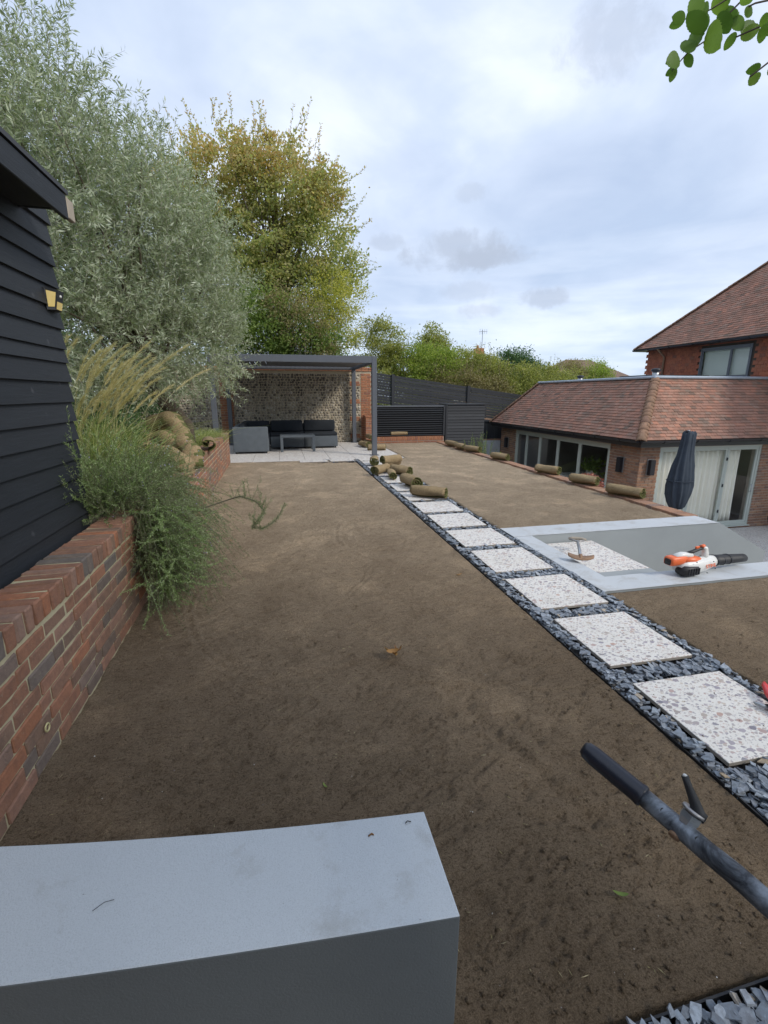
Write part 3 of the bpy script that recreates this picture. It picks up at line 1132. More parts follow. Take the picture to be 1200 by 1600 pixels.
# slate chippings: joined flat flakes
def slate_stuff(name, boxes, dens, smin, smax, layers, z0, slabs, decay=False, lift=.009):
    V, F5 = [], []
    allV = []; allF = []
    n0 = 0
    for (x0, x1, y0, y1) in boxes:
        cnt = int((x1 - x0) * (y1 - y0) * dens)
        px = rng.uniform(x0, x1, cnt); py = rng.uniform(y0, y1, cnt)
        for i in range(cnt):
            x, y = px[i], py[i]
            s = rng.uniform(smin, smax)
            if decay and y > 5:
                s *= 1.2
                if rng.random() < .35:
                    continue
            ok = True
            for (a, b, c, d) in slabs:
                m_ = s * .42
                if a - m_ < x < b + m_ and c - m_ < y < d + m_:
                    ok = False; break
            if not ok or not (x0 + s * .22 < x < x1 - s * .22 and y0 + s * .2 < y < y1 - s * .2):
                continue
            k = int(rng.integers(5, 8))
            an = np.sort(rng.uniform(0, 2 * np.pi, k) * .35 + np.linspace(0, 2 * np.pi, k, endpoint=False))
            r = rng.uniform(.32, .52, k) * s
            asp = rng.uniform(.45, .85)
            th_ = rng.uniform(.003, .008)
            top = np.stack([np.cos(an) * r, np.sin(an) * r * asp, np.full(k, th_ / 2)], 1)
            bot = top * np.array([1.04, 1.04, 1]); bot[:, 2] = -th_ / 2
            e = Euler((rng.normal() * .22, rng.normal() * .22, rng.uniform(0, 6.28)))
            Mx = np.array(e.to_matrix())
            P = np.concatenate([top, bot]) @ Mx.T + np.array([x, y, z0 + rng.uniform(0, layers) * lift + .006])
            allV.append(P)
            fs = [list(range(k)), list(range(2 * k - 1, k - 1, -1))] + [[j, k + j, k + (j + 1) % k, (j + 1) % k] for j in range(k)]
            allF += [tuple(q + n0 for q in f) for f in fs]
            n0 += 2 * k
    me = bpy.data.meshes.new(name)
    me.from_pydata(np.concatenate(allV).tolist(), [], allF)
    me.materials.append(MATS['slate'])
    me.update()
    return ob(name, me, kind='stuff')


o = slate_stuff('slate_chippings', [(1.702, 2.468, .66, 4.3)], 3300, .028, .082, 5, -.020, SLABS)
tag(o, 'blue grey slate chippings filling the gaps between the nearer terrazzo slabs', 'gravel', kind='stuff')
o = slate_stuff('slate_chippings', [(1.71, 2.46, 4.3, 11.28), (.32, 1.69, 10.92, 11.27)], 1900, .035, .08, 5, -.020, SLABS, True)
tag(o, 'blue grey slate chippings between the far terrazzo slabs beside the patio', 'gravel', kind='stuff')
o = slate_stuff('slate_chippings', [(.405, 2.466, .10, .66)], 3600, .03, .075, 5, -.012, [], False, .008)
tag(o, 'slate chippings behind the black edging in the bottom right corner', 'gravel', kind='stuff')

# ------------------------------------------------------------------ left brick retaining wall
WX = lambda y: -1.035 - .0175 * y
bw = thing('brick_retaining_wall', 'long weathered red brick retaining wall with brick on edge coping beside the black shed', 'wall', (WX(0), 0, 0))
core = MB()
p0, p1 = (WX(-1.5), -1.5), (WX(11.42), 11.42)
th_ = math.atan2(p1[1] - p0[1], p1[0] - p0[0])
dirw = Vector((math.cos(th_), math.sin(th_), 0)); inw = Vector((-dirw.y, dirw.x, 0))
mc = Matrix.Translation((p0[0], p0[1], 0)) @ Matrix.Rotation(th_, 4, 'Z')
Lw = math.hypot(p1[0] - p0[0], p1[1] - p0[1])
nseg = 160
V = []; F = []
for i in range(nseg + 1):
    x = Lw * i / nseg
    for (y, z) in ((.009, -.1), (.006, .60), (.004, .699), (.209, .699), (.209, -.1)):
        V.append((x, y + random.uniform(-.003, .003), z + random.uniform(-.003, .002)))
for i in range(nseg):
    for k in range(5):
        a = i * 5 + k; b = i * 5 + (k + 1) % 5
        F.append((a, b, b + 5, a + 5))
F.append((0, 1, 2, 3, 4)); F.append(tuple(nseg * 5 + k for k in (4, 3, 2, 1, 0)))
ob('mortar', MB().add(V, F, mc).mesh('mortar', 'mortar_old'), bw)
brickwork(bw, p0, p1, .004, .590, 'brick_old', individual=300, bond='garden', depth=.10, near=(0.3, 2.2, .6), name='brick', gap=.0095, bh=.0635, jit=.003)
# coping: bricks on edge
y = .0
cm = []
for i in range(5):
    Vv, Ff = chamfer(.064, .222, .104, .006, .003)
    cm.append(MB().add(Vv, Ff).mesh('coping_brick', 'brick_old'))
s_ = 0.02
while s_ < Lw - .05:
    c = Vector((p0[0], p0[1], 0)) + dirw * (s_ + .032) + inw * (.104 + random.uniform(-.004, .004))
    c.z = .6 + .052 + random.uniform(-.003, .003)
    ob('coping_brick', random.choice(cm), bw, c, (random.uniform(-.015, .015), random.uniform(-.03, .03), th_ + random.uniform(-.015, .015)))
    s_ += .0755
# round weep vent in the wall
rp = cam_ray(70, 1137); k_ = WX(1.9) / rp.x
vm = MB()
ring = [Vector((0, math.cos(a) * .017, math.sin(a) * .017)) for a in np.linspace(0, 2 * math.pi, 17)]
vm.tube(ring, .004, 6, caps=False)
ob('weep_vent', vm.mesh('weep_vent', 'yellow_ring', True), bw, (WX(1.9) + .010, rp.y * k_, EYE + rp.z * k_))

# ------------------------------------------------------------------ shed
SX = -1.36
shed = thing('garden_shed', 'tall black timber clad shed with deep overhanging eaves at the left edge', 'shed', (SX, 3.3, .62))
z = .66
i = 0
while z < 2.60:
    hgt = .122 if i != 9 else .085
    t0, t1 = .030, .008
    y1 = 3.43 + .065 * (z - .66) + random.uniform(-.006, .012)
    y0 = -1.5
    sag = random.uniform(-.004, .004)
    jo = y0 + random.uniform(1.5, 3.6)
    n = 12
    V = []
    for k in range(n + 1):
        yy = y0 + (y1 - y0) * k / n
        w = random.uniform(-.0018, .0018)
        V += [(SX + w, yy, z + sag), (SX + t0 + w, yy, z + .002 + sag + random.uniform(-.0012, .0012)), (SX + t1 + w, yy, z + hgt + .02), (SX - .004 + w, yy, z + hgt + .02)]
    F = [(k * 4 + q, k * 4 + 4 + q, k * 4 + 4 + (q + 1) % 4, k * 4 + (q + 1) % 4) for k in range(n) for q in range(4)]
    F += [(0, 1, 2, 3), (n * 4 + 3, n * 4 + 2, n * 4 + 1, n * 4)]
    ob('weatherboard', MB().add(V, F).mesh('weatherboard', 'black_boards'), shed)
    z += hgt
    i += 1
ob('shed_body', MB().box(-5.2, SX - .012, -1.48, 3.42, .1, 2.62).mesh('shed_body', 'black_boards'), shed)
for k in range(16):
    ob('weatherboard', boxmesh('weatherboard', 'black_boards', -5.2, SX + .0, 3.425, 3.45 + .05, .66 + k * .122, .66 + k * .122 + .118), shed)
ob('corner_board', boxmesh('corner_board', 'black_boards', SX - .05, SX - .006, 3.45, 3.52, .63, 2.6), shed)
ob('shed_plinth', boxmesh('shed_plinth', 'dark_gap', -5.2, SX - .02, -1.4, 3.38, .0, .64), shed)
ob('fascia', boxmesh('fascia', 'black_boards', -1.125, -1.10, -1.5, 3.20, 2.505, 2.628), shed)
ob('soffit', boxmesh('soffit', 'black_boards', SX - .05, -1.127, -1.5, 3.20, 2.56, 2.575), shed)
ob('barge_end', boxmesh('barge_end', 'pale_wood', -1.128, -1.098, 3.203, 3.29, 2.515, 2.622), shed)
ob('barge_board', boxmesh('barge_board', 'black_boards', -5.3, -1.13, 3.21, 3.235, 2.56, 2.64), shed)
rf_ = MB()
rf_.add([(-1.08, -1.6, 2.632), (-1.092, 3.22, 2.632), (-5.4, 3.25, 3.05), (-5.4, -1.6, 3.05), (-1.08, -1.6, 2.655), (-1.092, 3.22, 2.655), (-5.4, 3.25, 3.075), (-5.4, -1.6, 3.075)], [(0, 1, 2, 3), (7, 6, 5, 4), (0, 4, 5, 1), (1, 5, 6, 2), (2, 6, 7, 3), (3, 7, 4, 0)])
ob('shed_roof', rf_.mesh('shed_roof', 'rubber_black'), shed)
# solar lamp on the shed wall
lp = thing('solar_wall_light', 'small black solar wall light with yellow panels on the shed wall', 'light', (SX + .022, 3.40, 2.12))
lp.scale = (.85, .85, .85)
body = MB()
Vl = [(0, -.075, -.075), (0, .075, -.075), (0, .075, .075), (0, -.075, .075), (.045, -.045, -.07), (.045, .045, -.07), (.075, .05, .06), (.075, -.05, .06)]
body.add(Vl, [(3, 2, 1, 0), (4, 5, 6, 7), (0, 1, 5, 4), (1, 2, 6, 5), (2, 3, 7, 6), (3, 0, 4, 7)])
ob('housing', body.mesh('housing', 'dark_metal'), lp, local=True)


def quad_inset(pts, inset, off, m, parent, name):
    P = [Vector(p) for p in pts]
    c = sum(P, Vector()) / 4
    nn = (P[1] - P[0]).cross(P[3] - P[0]).normalized()
    Q = [p.lerp(c, inset) + nn * off for p in P]
    Q2 = [p.lerp(c, inset) - nn * .001 for p in P]
    me = MB().add(Q + Q2, [(0, 1, 2, 3), (7, 6, 5, 4)] + [(k, k + 4, (k + 1) % 4 + 4, (k + 1) % 4) for k in range(4)]).mesh(name, m)
    return ob(name, me, parent, local=True)


quad_inset([Vl[0], Vl[4], Vl[7], Vl[3]], .28, .0025, 'lamp_panel', lp, 'side_panel')
quad_inset([Vl[4], Vl[5], Vector(Vl[6]) * .45 + Vector(Vl[5]) * .55, Vector(Vl[7]) * .45 + Vector(Vl[4]) * .55], .14, .003, 'lamp_panel', lp, 'front_panel')
ob('sensor', MB().tube([(.062, 0, .025), (.074, 0, .022)], [.012, .008], 8).mesh('sensor', 'white_plastic', True), lp, local=True)

# ------------------------------------------------------------------ patio, flint wall, pergola
patio = struct('patio', MB().box(-2.6, 3.01, 11.31, 15.62, -.088, -.012).mesh('patio', 'mortar_house'))
nxp, nyp = 9, 7
for a in range(nxp):
    for b in range(nyp):
        x0 = -2.6 + a * .623; y0 = 11.315 + b * .613
        ob('paving_slab', slab_mesh(.617, .607), patio, (x0 + .31, y0 + .305, -.008 + random.uniform(-.001, .001)), (0, 0, 0))

FY = 15.64
fw = thing('flint_wall', 'old flint and brick garden wall, darkly weathered, behind the pergola', 'wall', (0, FY, 0))
ob('wall_core', MB().box(-5.0, 2.97, FY, FY + .32, -.1, 2.30).mesh('wall_core', 'flint_mortar'), fw)
ICO_V, ICO_F = [], []
import bmesh
bmx = bmesh.new(); bmesh.ops.create_icosphere(bmx, subdivisions=1, radius=1.0)
ICO_V = np.array([v.co[:] for v in bmx.verts]); ICO_F = np.array([[v.index for v in f.verts] for f in bmx.faces]); bmx.free()


def blobs(C, S, jit=.14, flat=None):
    n = len(C); m = len(ICO_V)
    V = ICO_V[None] * (1 + rng.uniform(-jit, jit, (n, m, 1))) * S[:, None, :] + C[:, None, :]
    F = (ICO_F[None] + (np.arange(n) * m).reshape(-1, 1, 1)).reshape(-1, 3)
    return V.reshape(-1, 3), F


brick_zones = [(-1.86, -1.46), (2.62, 2.97)]
C = []; S = []
zc = .05
while zc < 2.26:
    x = -4.9
    while x < 2.95:
        w = random.uniform(.055, .115)
        inb = any(a - .02 < x < b + .02 for a, b in brick_zones)
        if not inb and not (2.25 < x < 2.62 and int((zc + .05) / .19) % 3 == 1):
            C.append((x, FY - .004 + random.uniform(-.006, .008), zc + random.uniform(-.01, .01)))
            S.append((w * .53, .022, random.uniform(.034, .045)))
        x += w + .008
    zc += .079
Vf, Ff = blobs(np.array(C), np.array(S))
ob('flint_stones', mesh_np('flint_stones', Vf, [Ff], 'flint', smooth=False), fw, kind='stuff')
for a, b in brick_zones:
    brickwork(fw, (a, FY - .012), (b, FY - .012), 0.0, 2.25, 'brick_orange', bond='stretcher', depth=.06)
for k in range(12):
    if k % 3 == 1:
        brickwork(fw, (2.25, FY - .012), (2.60, FY - .012), k * .19 - .05, k * .19 + .10, 'brick_orange', depth=.06)
brickwork(fw, (-5.0, FY - .03), (2.985, FY - .03), 2.31, 2.375, 'brick_orange', depth=.38)
brickwork(fw, (-5.0, FY - .045), (2.99, FY - .045), 2.385, 2.43, 'brick_orange', depth=.40, bh=.045)
ob('coping_mortar', MB().box(-5.0, 2.96, FY - .015, FY + .31, 2.30, 2.40).mesh('coping_mortar', 'flint_mortar'), fw)

perg = thing('pergola', 'slim grey metal louvred pergola standing over the terrazzo patio', 'pergola', (.4, 13.6, 0))
PX0, PX1, PY0, PY1 = -1.57, 2.35, 11.96, 15.42
for x in (PX0, PX1):
    for yv in (PY0, PY1):
        ob('post', boxmesh('post', 'pergola_metal', x - .062, x + .062, yv - .062, yv + .062, .012, 2.335 if yv == PY1 else 2.497, b=.006), perg)
        ob('base_plate', boxmesh('base_plate', 'pergola_metal', x - .11, x + .11, yv - .10, yv + .10, .015, .027), perg)
ob('beam', boxmesh('beam', 'pergola_metal', PX0 + .064, PX1 - .064, PY0 - .06, PY0 + .0, 2.335, 2.50, b=.004), perg)
ob('beam', boxmesh('beam', 'pergola_metal', PX0 - .06, PX1 + .06, PY1 + .0, PY1 + .06, 2.337, 2.498, b=.004), perg)
ob('beam', boxmesh('beam', 'pergola_metal', PX0 - .06, PX0 - .0, PY0 + .064, PY1 - .002, 2.337, 2.498), perg)
ob('beam', boxmesh('beam', 'pergola_metal', PX1 + .0, PX1 + .06, PY0 + .064, PY1 - .002, 2.337, 2.498), perg)
lou = MB()
M_ = Matrix.Identity(4)
nl_ = 26
lv = boxmesh('louvre', 'pergola_metal', -.075, .075, 0, PY1 - PY0 - .09, -.006, .006, b=.003)
for k in range(nl_):
    x = PX0 + .12 + (PX1 - PX0 - .24) * k / (nl_ - 1)
    ob('louvre', lv, perg, (x, PY0 + .03, 2.43), (0, R(8), 0))


# ------------------------------------------------------------------ furniture
def soft_box(name, m, x0, x1, y0, y1, z0, z1, b=.05, seg=3):
    o_ = MB().box(x0, x1, y0, y1, z0, z1).mesh(name, m, False)
    return o_, b, seg


def put_soft(parent, name, m, *a, b=.04):
    me = MB().box(*a).mesh(name, m, True)
    o_ = ob(name, me, parent, local=True)
    md = o_.modifiers.new('bevel', 'BEVEL'); md.width = b; md.segments = 3
    return o_


sofa = thing('garden_sofa', 'L shaped charcoal upholstered outdoor sofa under the pergola', 'sofa', (-1.30, 12.92, .012))
put_soft(sofa, 'side_panel', 'sofa_fabric', .0, .92, .0, .13, .05, .72, b=.03)
put_soft(sofa, 'back_panel', 'sofa_fabric', .0, .14, .135, 1.94, .05, .71, b=.03)
put_soft(sofa, 'seat_base', 'sofa_fabric', .145, .92, .135, 1.1, .05, .38, b=.02)
put_soft(sofa, 'seat_cushion', 'sofa_cushion', .15, .93, .14, 1.08, .385, .46, b=.03)
put_soft(sofa, 'back_panel', 'sofa_fabric', .145, 2.92, 1.80, 1.94, .05, .69, b=.03)
for k in range(2):
    x0 = .95 + k * .99
    put_soft(sofa, 'seat_base', 'sofa_fabric', x0, x0 + .975, 1.0, 1.79, .05, .37, b=.02)
    put_soft(sofa, 'seat_cushion', 'sofa_cushion', x0 + .005, x0 + .97, .99, 1.62, .375, .46, b=.03)
    put_soft(sofa, 'back_cushion', 'sofa_cushion', x0 + .01, x0 + .965, 1.60, 1.79, .465, .80, b=.05)
put_soft(sofa, 'back_cushion', 'sofa_cushion', .16, .93, 1.60, 1.79, .465, .79, b=.05)
put_soft(sofa, 'back_cushion', 'sofa_cushion', .145, .30, .30, 1.50, .465, .78, b=.05)
for (x, y_) in ((.06, .06), (.85, .06), (.06, 1.85), (2.85, 1.85), (2.85, 1.1)):
    ob('foot', boxmesh('foot', 'dark_metal', x - .02, x + .02, y_ - .02, y_ + .02, .0, .06), sofa, local=True)
tb = thing('garden_table', 'low rectangular charcoal coffee table in front of the sofa', 'table', (.43, 13.45, .012))
ob('table_top', boxmesh('table_top', 'sofa_fabric', -.50, .46, -.32, .32, .40, .455, b=.006), tb, local=True)
for sx in (-.46, .42):
    for sy in (-.28, .28):
        ob('leg', boxmesh('leg', 'sofa_fabric', sx - .038, sx + .038, sy - .038, sy + .038, 0, .399, b=.004), tb, local=True)

# ------------------------------------------------------------------ louvre screen, slatted box, fence
lb = thing('low_brick_wall', 'low orange brick wall carrying the black louvred screen', 'wall', (4.2, 15.2, 0))
ob('mortar', MB().box(3.02, 5.40, 15.15, 15.42, -.08, .185).mesh('mortar', 'mortar_house'), lb)
brickwork(lb, (3.01, 15.14), (5.41, 15.14), -.06, .04, 'brick_orange', depth=.05, bh=.045)
x = 3.02
cbm = [MB().add(*chamfer(.066, .29, .135, .004, .002)).mesh('coping_brick', 'brick_orange') for _ in range(4)]
while x < 5.38:
    ob('coping_brick', random.choice(cbm), lb, (x + .033, 15.275, .128), (0, random.uniform(-.01, .01), 0))
    x += .0765
bp = thing('brick_pier', 'short brick pier between the flint wall and the louvred screen', 'pier', (2.86, 15.3, 0))
ob('pier_core', MB().box(2.70, 2.97, 15.12, 15.6, -.08, .80).mesh('pier_core', 'mortar_house'), bp)
brickwork(bp, (2.685, 15.11), (2.985, 15.11), -.06, .84, 'brick_orange', depth=.05)
brickwork(bp, (2.690, 15.60), (2.690, 15.12), -.06, .84, 'brick_orange', depth=.04)
ob('pier_cap', boxmesh('pier_cap', 'brick_orange', 2.67, 3.0, 15.10, 15.58, .845, .90), bp)

ls_ = thing('louvred_screen', 'black horizontal slatted metal screen on the low orange brick wall', 'screen', (4.2, 15.25, .2))
sm = boxmesh('slat', 'black_slats', -1.17, 1.17, -.045, .045, -.006, .006, b=.002)
for k in range(13):
    ob('slat', sm, ls_, (4.23, 15.25, .25 + k * .0735), (R(30), 0, 0))
for x in (3.04, 5.42):
    ob('post', boxmesh('post', 'black_slats', x - .035, x + .035, 15.2, 15.3, .20, 1.21), ls_)
ob('top_rail', boxmesh('top_rail', 'pergola_metal', 3.076, 5.384, 15.195, 15.305, 1.175, 1.215), ls_)
ob('screen_backing', boxmesh('screen_backing', 'dark_gap', 3.08, 5.38, 15.36, 15.38, .20, 1.17), ls_)

sb = thing('slatted_store', 'black horizontally boarded store box right of the louvred screen', 'store', (6.2, 15.6, -.4))
bmh = boxmesh('board', 'black_slats', -.68, .68, -.012, .012, -.048, .048, b=.003)
for k in range(17):
    ob('board', bmh, sb, (6.21, 15.22 + random.uniform(-.003, .003), -.42 + k * .1), (R(-9), 0, 0))
bms = boxmesh('board', 'black_slats', -.012, .012, -.4, .4, -.048, .048, b=.003)
for k in range(17):
    ob('board', bms, sb, (6.87, 15.64, -.42 + k * .1), (0, R(9), 0))
ob('post', boxmesh('post', 'black_slats', 5.465, 5.525, 15.18, 15.26, -.6, 1.23), sb)
ob('store_body', boxmesh('store_body', 'dark_gap', 5.53, 6.85, 15.24, 16.05, -.6, 1.20), sb)
ob('store_lid', boxmesh('store_lid', 'black_slats', 5.50, 6.92, 15.17, 16.08, 1.232, 1.262), sb)

# sloping boundary fence
fn = thing('boundary_fence', 'long black slatted boundary fence sloping down behind the louvred screen', 'fence', (3.4, 18, 0))
slope = -.1335
fz = lambda x: 2.385 + slope * (x - 3.6)
bays = [(1.2, 4.21), (4.33, 7.33), (7.45, 10.45), (10.57, 13.6)]
aa = -math.atan(slope)
for (a, b) in bays:
    Lb = (b - a) / math.cos(aa)
    sm = boxmesh('slat', 'black_slats', 0, Lb, -.011, .011, -.0465, .0465, b=.003)
    for k in range(11):
        ob('slat', sm, fn, (a, 18.0 + random.uniform(-.004, .004), fz(a) - .05 - k * .102 + random.uniform(-.004, .004)), (0, aa, 0))
    gb = MB()
    x = a
    while x < b - .05:
        zt = fz(x) - 1.20
        gb.cbox(x, x + .105, 18.02, 18.045 + random.uniform(0, .01), -2.0, zt, b=.004)
        x += .110
    ob('close_boards', gb.mesh('close_boards', 'black_slats'), fn, kind='stuff')
    ob('rail', boxmesh('rail', 'black_slats', 0, Lb, -.03, .03, -.04, .04), fn, (a, 17.99, fz(a) - 1.23), (0, aa, 0))
    for q in (1, 2, 3):
        xq = a + (b - a) * q / 4
        ob('batten', boxmesh('batten', 'black_slats', xq - .02, xq + .02, 18.014, 18.05, fz(xq) - 1.15, fz(xq) - .02), fn)
for x in (1.14, 4.27, 7.39, 10.51):
    ob('post', boxmesh('post', 'black_slats', x - .055, x + .055, 17.93, 18.04, -2.0, fz(x) + .03), fn)

# ------------------------------------------------------------------ steps between grey walls
swl = thing('step_walls', 'grey rendered retaining walls with flat tops around the sunken steps', 'wall', (2.6, 3.0, 0))
ob('end_wall', boxmesh('end_wall', 'cap_dirty', 2.475, 2.70, 3.262, 4.518, -2.0, .015, b=.004), swl)


def poly_wall(y0, y1, prof, m, name, parent):
    """prof: (x,z) outline in the xz plane extruded along y"""
    n = len(prof)
    V = [(x, y0, z) for x, z in prof] + [(x, y1, z) for x, z in prof]
    F = [tuple(range(n)), tuple(reversed(range(n, 2 * n)))] + [(k, (k + 1) % n + 0, (k + 1) % n + n, k + n)[::-1] for k in range(n)]
    o_ = ob(name, MB().add(V, F).mesh(name, m), parent)
    return o_


far_prof = [(2.475, -2.0), (6.09, -2.0), (6.09, -.42), (5.28, .012), (2.475, .012)]
near_prof = [(2.475, -2.0), (6.09, -2.0), (6.09, .012), (2.475, .012)]
poly_wall(4.522, 4.845, far_prof, 'render_wall', 'far_wall', swl)
poly_wall(3.00, 3.258, near_prof, 'render_wall', 'near_wall', swl)
# thin worn coping skims lying on the wall tops
ob('coping', boxmesh('coping', 'cap_dirty', 2.47, 5.24, 4.515, 4.85, .014, .022, b=.002), swl)
ob('coping', boxmesh('coping', 'cap_dirty', 2.47, 6.10, 2.995, 3.265, .014, .022, b=.002), swl)
steps = struct('steps', MB().box(2.705, 3.44, 3.262, 4.518, -2.0, -.11).mesh('steps', 'render_wall'))
nst = 10
for k in range(nst):
    zt = -.11 - .18 * (k + 1)
    x0 = 3.445 + k * .262
    if zt > -1.93:
        ob('step', boxmesh('step', 'render_wall', x0, x0 + .262, 3.262, 4.518, -2.0, zt - .022), steps)
        ob('tread', boxmesh('tread', 'terrazzo', x0 - .01, x0 + .262, 3.27, 4.51, zt - .02, zt), steps)
ob('paving_slab', boxmesh('paving_slab', 'terrazzo', 2.86, 3.46, 3.60, 4.50, -.106, -.086), steps)
ob('paving_slab', boxmesh('paving_slab', 'terrazzo', 2.71, 2.857, 3.60, 4.50, -.106, -.086), steps)
ob('border_strip', boxmesh('border_strip', 'render_wall', 2.706, 3.455, 3.264, 3.595, -.108, -.084), steps)

# lower terrace by the house
lt = struct('lower_patio', MB().box(5.3, 20, -3, 17.4, -2.08, -1.95).mesh('lower_patio', 'mortar_house'))
for a in range(12):
    for b in range(10):
        x0 = 6.15 + a * .61; y0 = 3.6 + b * .61
        if x0 > 14 or y0 > 9.3:
            continue
        ob('paving_slab', slab_mesh(.604, .604), lt, (x0 + .3, y0 + .3, -1.952))
# retaining wall along the lawn's right side with a brick rim
rw = thing('lawn_edge_wall', 'brick retaining wall with flat rim along the right side of the lawn soil', 'wall', (5.2, 5, 0))
ob('wall_core', MB().box(5.09, 5.28, 4.852, 15.1, -2.0, .0).mesh('wall_core', 'mortar_house'), rw)
y = 4.86
rm = [MB().add(*chamfer(.21, .215, .02, .004, .002)).mesh('rim_brick', 'brick_orange') for _ in range(4)]
rm2 = [MB().add(*chamfer(.215, .104, .052, .004, .002)).mesh('rim_brick', 'brick_house') for _ in range(4)]
while y < 15.0:
    ob('rim_brick', random.choice(rm2), rw, (5.19, y + .052, -.002 + random.uniform(-.003, .003)), (0, 0, random.uniform(-.01, .01)))
    y += .114
brickwork(rw, (5.295, 4.86), (5.295, 15.1), -1.95, -.05, 'brick_house', depth=.05)

# low rendered wall at the end of the side passage
pw = thing('passage_wall', 'small grey rendered wall with brick cap at the end of the passage by the house', 'wall', (7.6, 17.4, -1.9))
ob('wall_body', boxmesh('wall_body', 'cap_dirty', 6.6, 8.58, 17.3, 17.5, -1.95, -.22), pw)
x = 6.6
while x < 8.5:
    ob('coping_brick', random.choice(rm2), pw, (x + .11, 17.4, -.19), (0, 0, 0))
    x += .226

# ------------------------------------------------------------------ house
HX, HY = 8.6, 9.75
hs = thing('house', 'brick house extension with red tiled hipped roof and pale green glazed doors', 'house', (HX, HY, -1.95))
FZ = -1.95
WT = .45
GY0, GY1, GZ1 = 10.86, 16.12, .27      # long glazing on the left face
DX0, DX1, DZ0, DZ1 = 9.17, 12.31, -1.88, .29
cw = MB()
cw.box(HX + .012, HX + .25, HY + .27, GY0, FZ, WT)
cw.box(HX + .012, HX + .25, GY1, 17.3, FZ, WT)
cw.box(HX + .012, HX + .25, GY0, GY1, GZ1, WT)
cw.box(HX + .012, HX + .25, GY0, GY1, FZ, -1.88)
cw.box(HX + .012, DX0, HY + .012, HY + .27, FZ, WT)
cw.box(DX1, 19, HY + .012, HY + .27, FZ, WT)
cw.box(DX0, DX1, HY + .012, HY + .27, DZ1, WT)
cw.box(DX0, DX1, HY + .012, HY + .27, FZ, DZ0)
cw.box(HX + .25, 19, 17.05, 17.3, FZ, WT)
ob('wall', cw.mesh('wall', 'mortar_house'), hs)
brickwork(hs, (HX, 17.31), (HX, HY), FZ + .004, WT, 'brick_house', individual=150, depth=.04, near=(8.0, 10, .2), holes=[(17.31 - GY1, 17.31 - GY0, -1.88, GZ1)])
brickwork(hs, (HX, HY), (15.5, HY), FZ + .004, WT, 'brick_house', individual=150, depth=.04, near=(8.6, 9, .2), holes=[(DX0 - HX, DX1 - HX, DZ0, DZ1)])
# inside
rm_ = MB()
rm_.box(HX + .3, 18, HY + .3, 17.0, FZ, FZ + .02)
ob('room_floor', rm_.mesh('room_floor', 'room_floor'), hs)
rm_ = MB(); rm_.box(13.2, 13.3, HY + .3, 17.0, FZ, .45); rm_.box(HX + .3, 13.2, 16.9, 17.0, FZ, .45); rm_.box(HX + .3, 18, HY + .3, 17.0, .46, .5)
ob('room_walls', rm_.mesh('room_walls', 'room_wall'), hs)


def window(parent, axis, a0, a1, z0, z1, plane, muls, fr=.05, sash=.035, glassoff=.05, name='window', m='frame_green'):
    """frame + separate sashes and panes; axis 'x' or 'y' is the running direction"""
    w = ob(name, MB().box(*_ax(axis, a0, a1, plane + .0, plane + .07), z1 - fr, z1).mesh('head', m), parent)
    fb = MB()
    for (u0, u1) in ((a0, a0 + fr), (a1 - fr, a1)):
        fb.box(*_ax(axis, u0, u1, plane, plane + .07), z0, z1 - fr)
    fb.box(*_ax(axis, a0 + fr, a1 - fr, plane, plane + .07), z0, z0 + fr)
    ob('frame', fb.mesh('frame', m), w)
    ed_ = [a0 + fr] + list(muls) + [a1 - fr]
    for i_ in range(len(ed_) - 1):
        u0, u1 = ed_[i_] + .002, ed_[i_ + 1] - .002
        s = MB()
        q0, q1 = plane + .012, plane + .058
        s.cbox(*_ax(axis, u0, u0 + sash, q0, q1), z0 + fr + .002, z1 - fr - .002, b=.003)
        s.cbox(*_ax(axis, u1 - sash, u1, q0, q1), z0 + fr + .002, z1 - fr - .002, b=.003)
        s.box(*_ax(axis, u0 + sash, u1 - sash, q0, q1), z0 + fr + .002, z0 + fr + .07)
        s.box(*_ax(axis, u0 + sash, u1 - sash, q0, q1), z1 - fr - .055, z1 - fr - .002)
        ob('sash', s.mesh('sash', m), w)
        ob('pane', MB().box(*_ax(axis, u0 + sash, u1 - sash, plane + .030, plane + .036), z0 + fr + .07, z1 - fr - .055).mesh('pane', 'glass'), w)
    return w


def _ax(axis, u0, u1, p0, p1):
    return (u0, u1, p0, p1) if axis == 'x' else (p0, p1, u0, u1)


window(hs, 'y', GY0, GY1, -1.88, GZ1, HX + .03, [12.24, 13.37, 14.45, 15.35], fr=.07, sash=.06)
dw = window(hs, 'x', DX0, DX1, DZ0, DZ1, HY + .03, [10.22, 11.27], fr=.06, sash=.06, name='glazed_door')
ob('handle', MB().tube([(12.16, HY + .02, -.95), (12.16, HY - .03, -.95), (12.16, HY - .03, -.75), (12.16, HY + .02, -.75)], .011, 6).mesh('handle', 'galvanised', True), dw)
for zz_ in (-1.5, -.8, -.1):
    ob('hinge', boxmesh('hinge', 'dark_metal', 11.255, 11.285, HY + .015, HY + .04, zz_, zz_ + .08), dw)
ob('door_sill', boxmesh('door_sill', 'frame_green', DX0 - .02, DX1 + .02, HY - .05, HY + .10, -1.895, -1.875), hs)


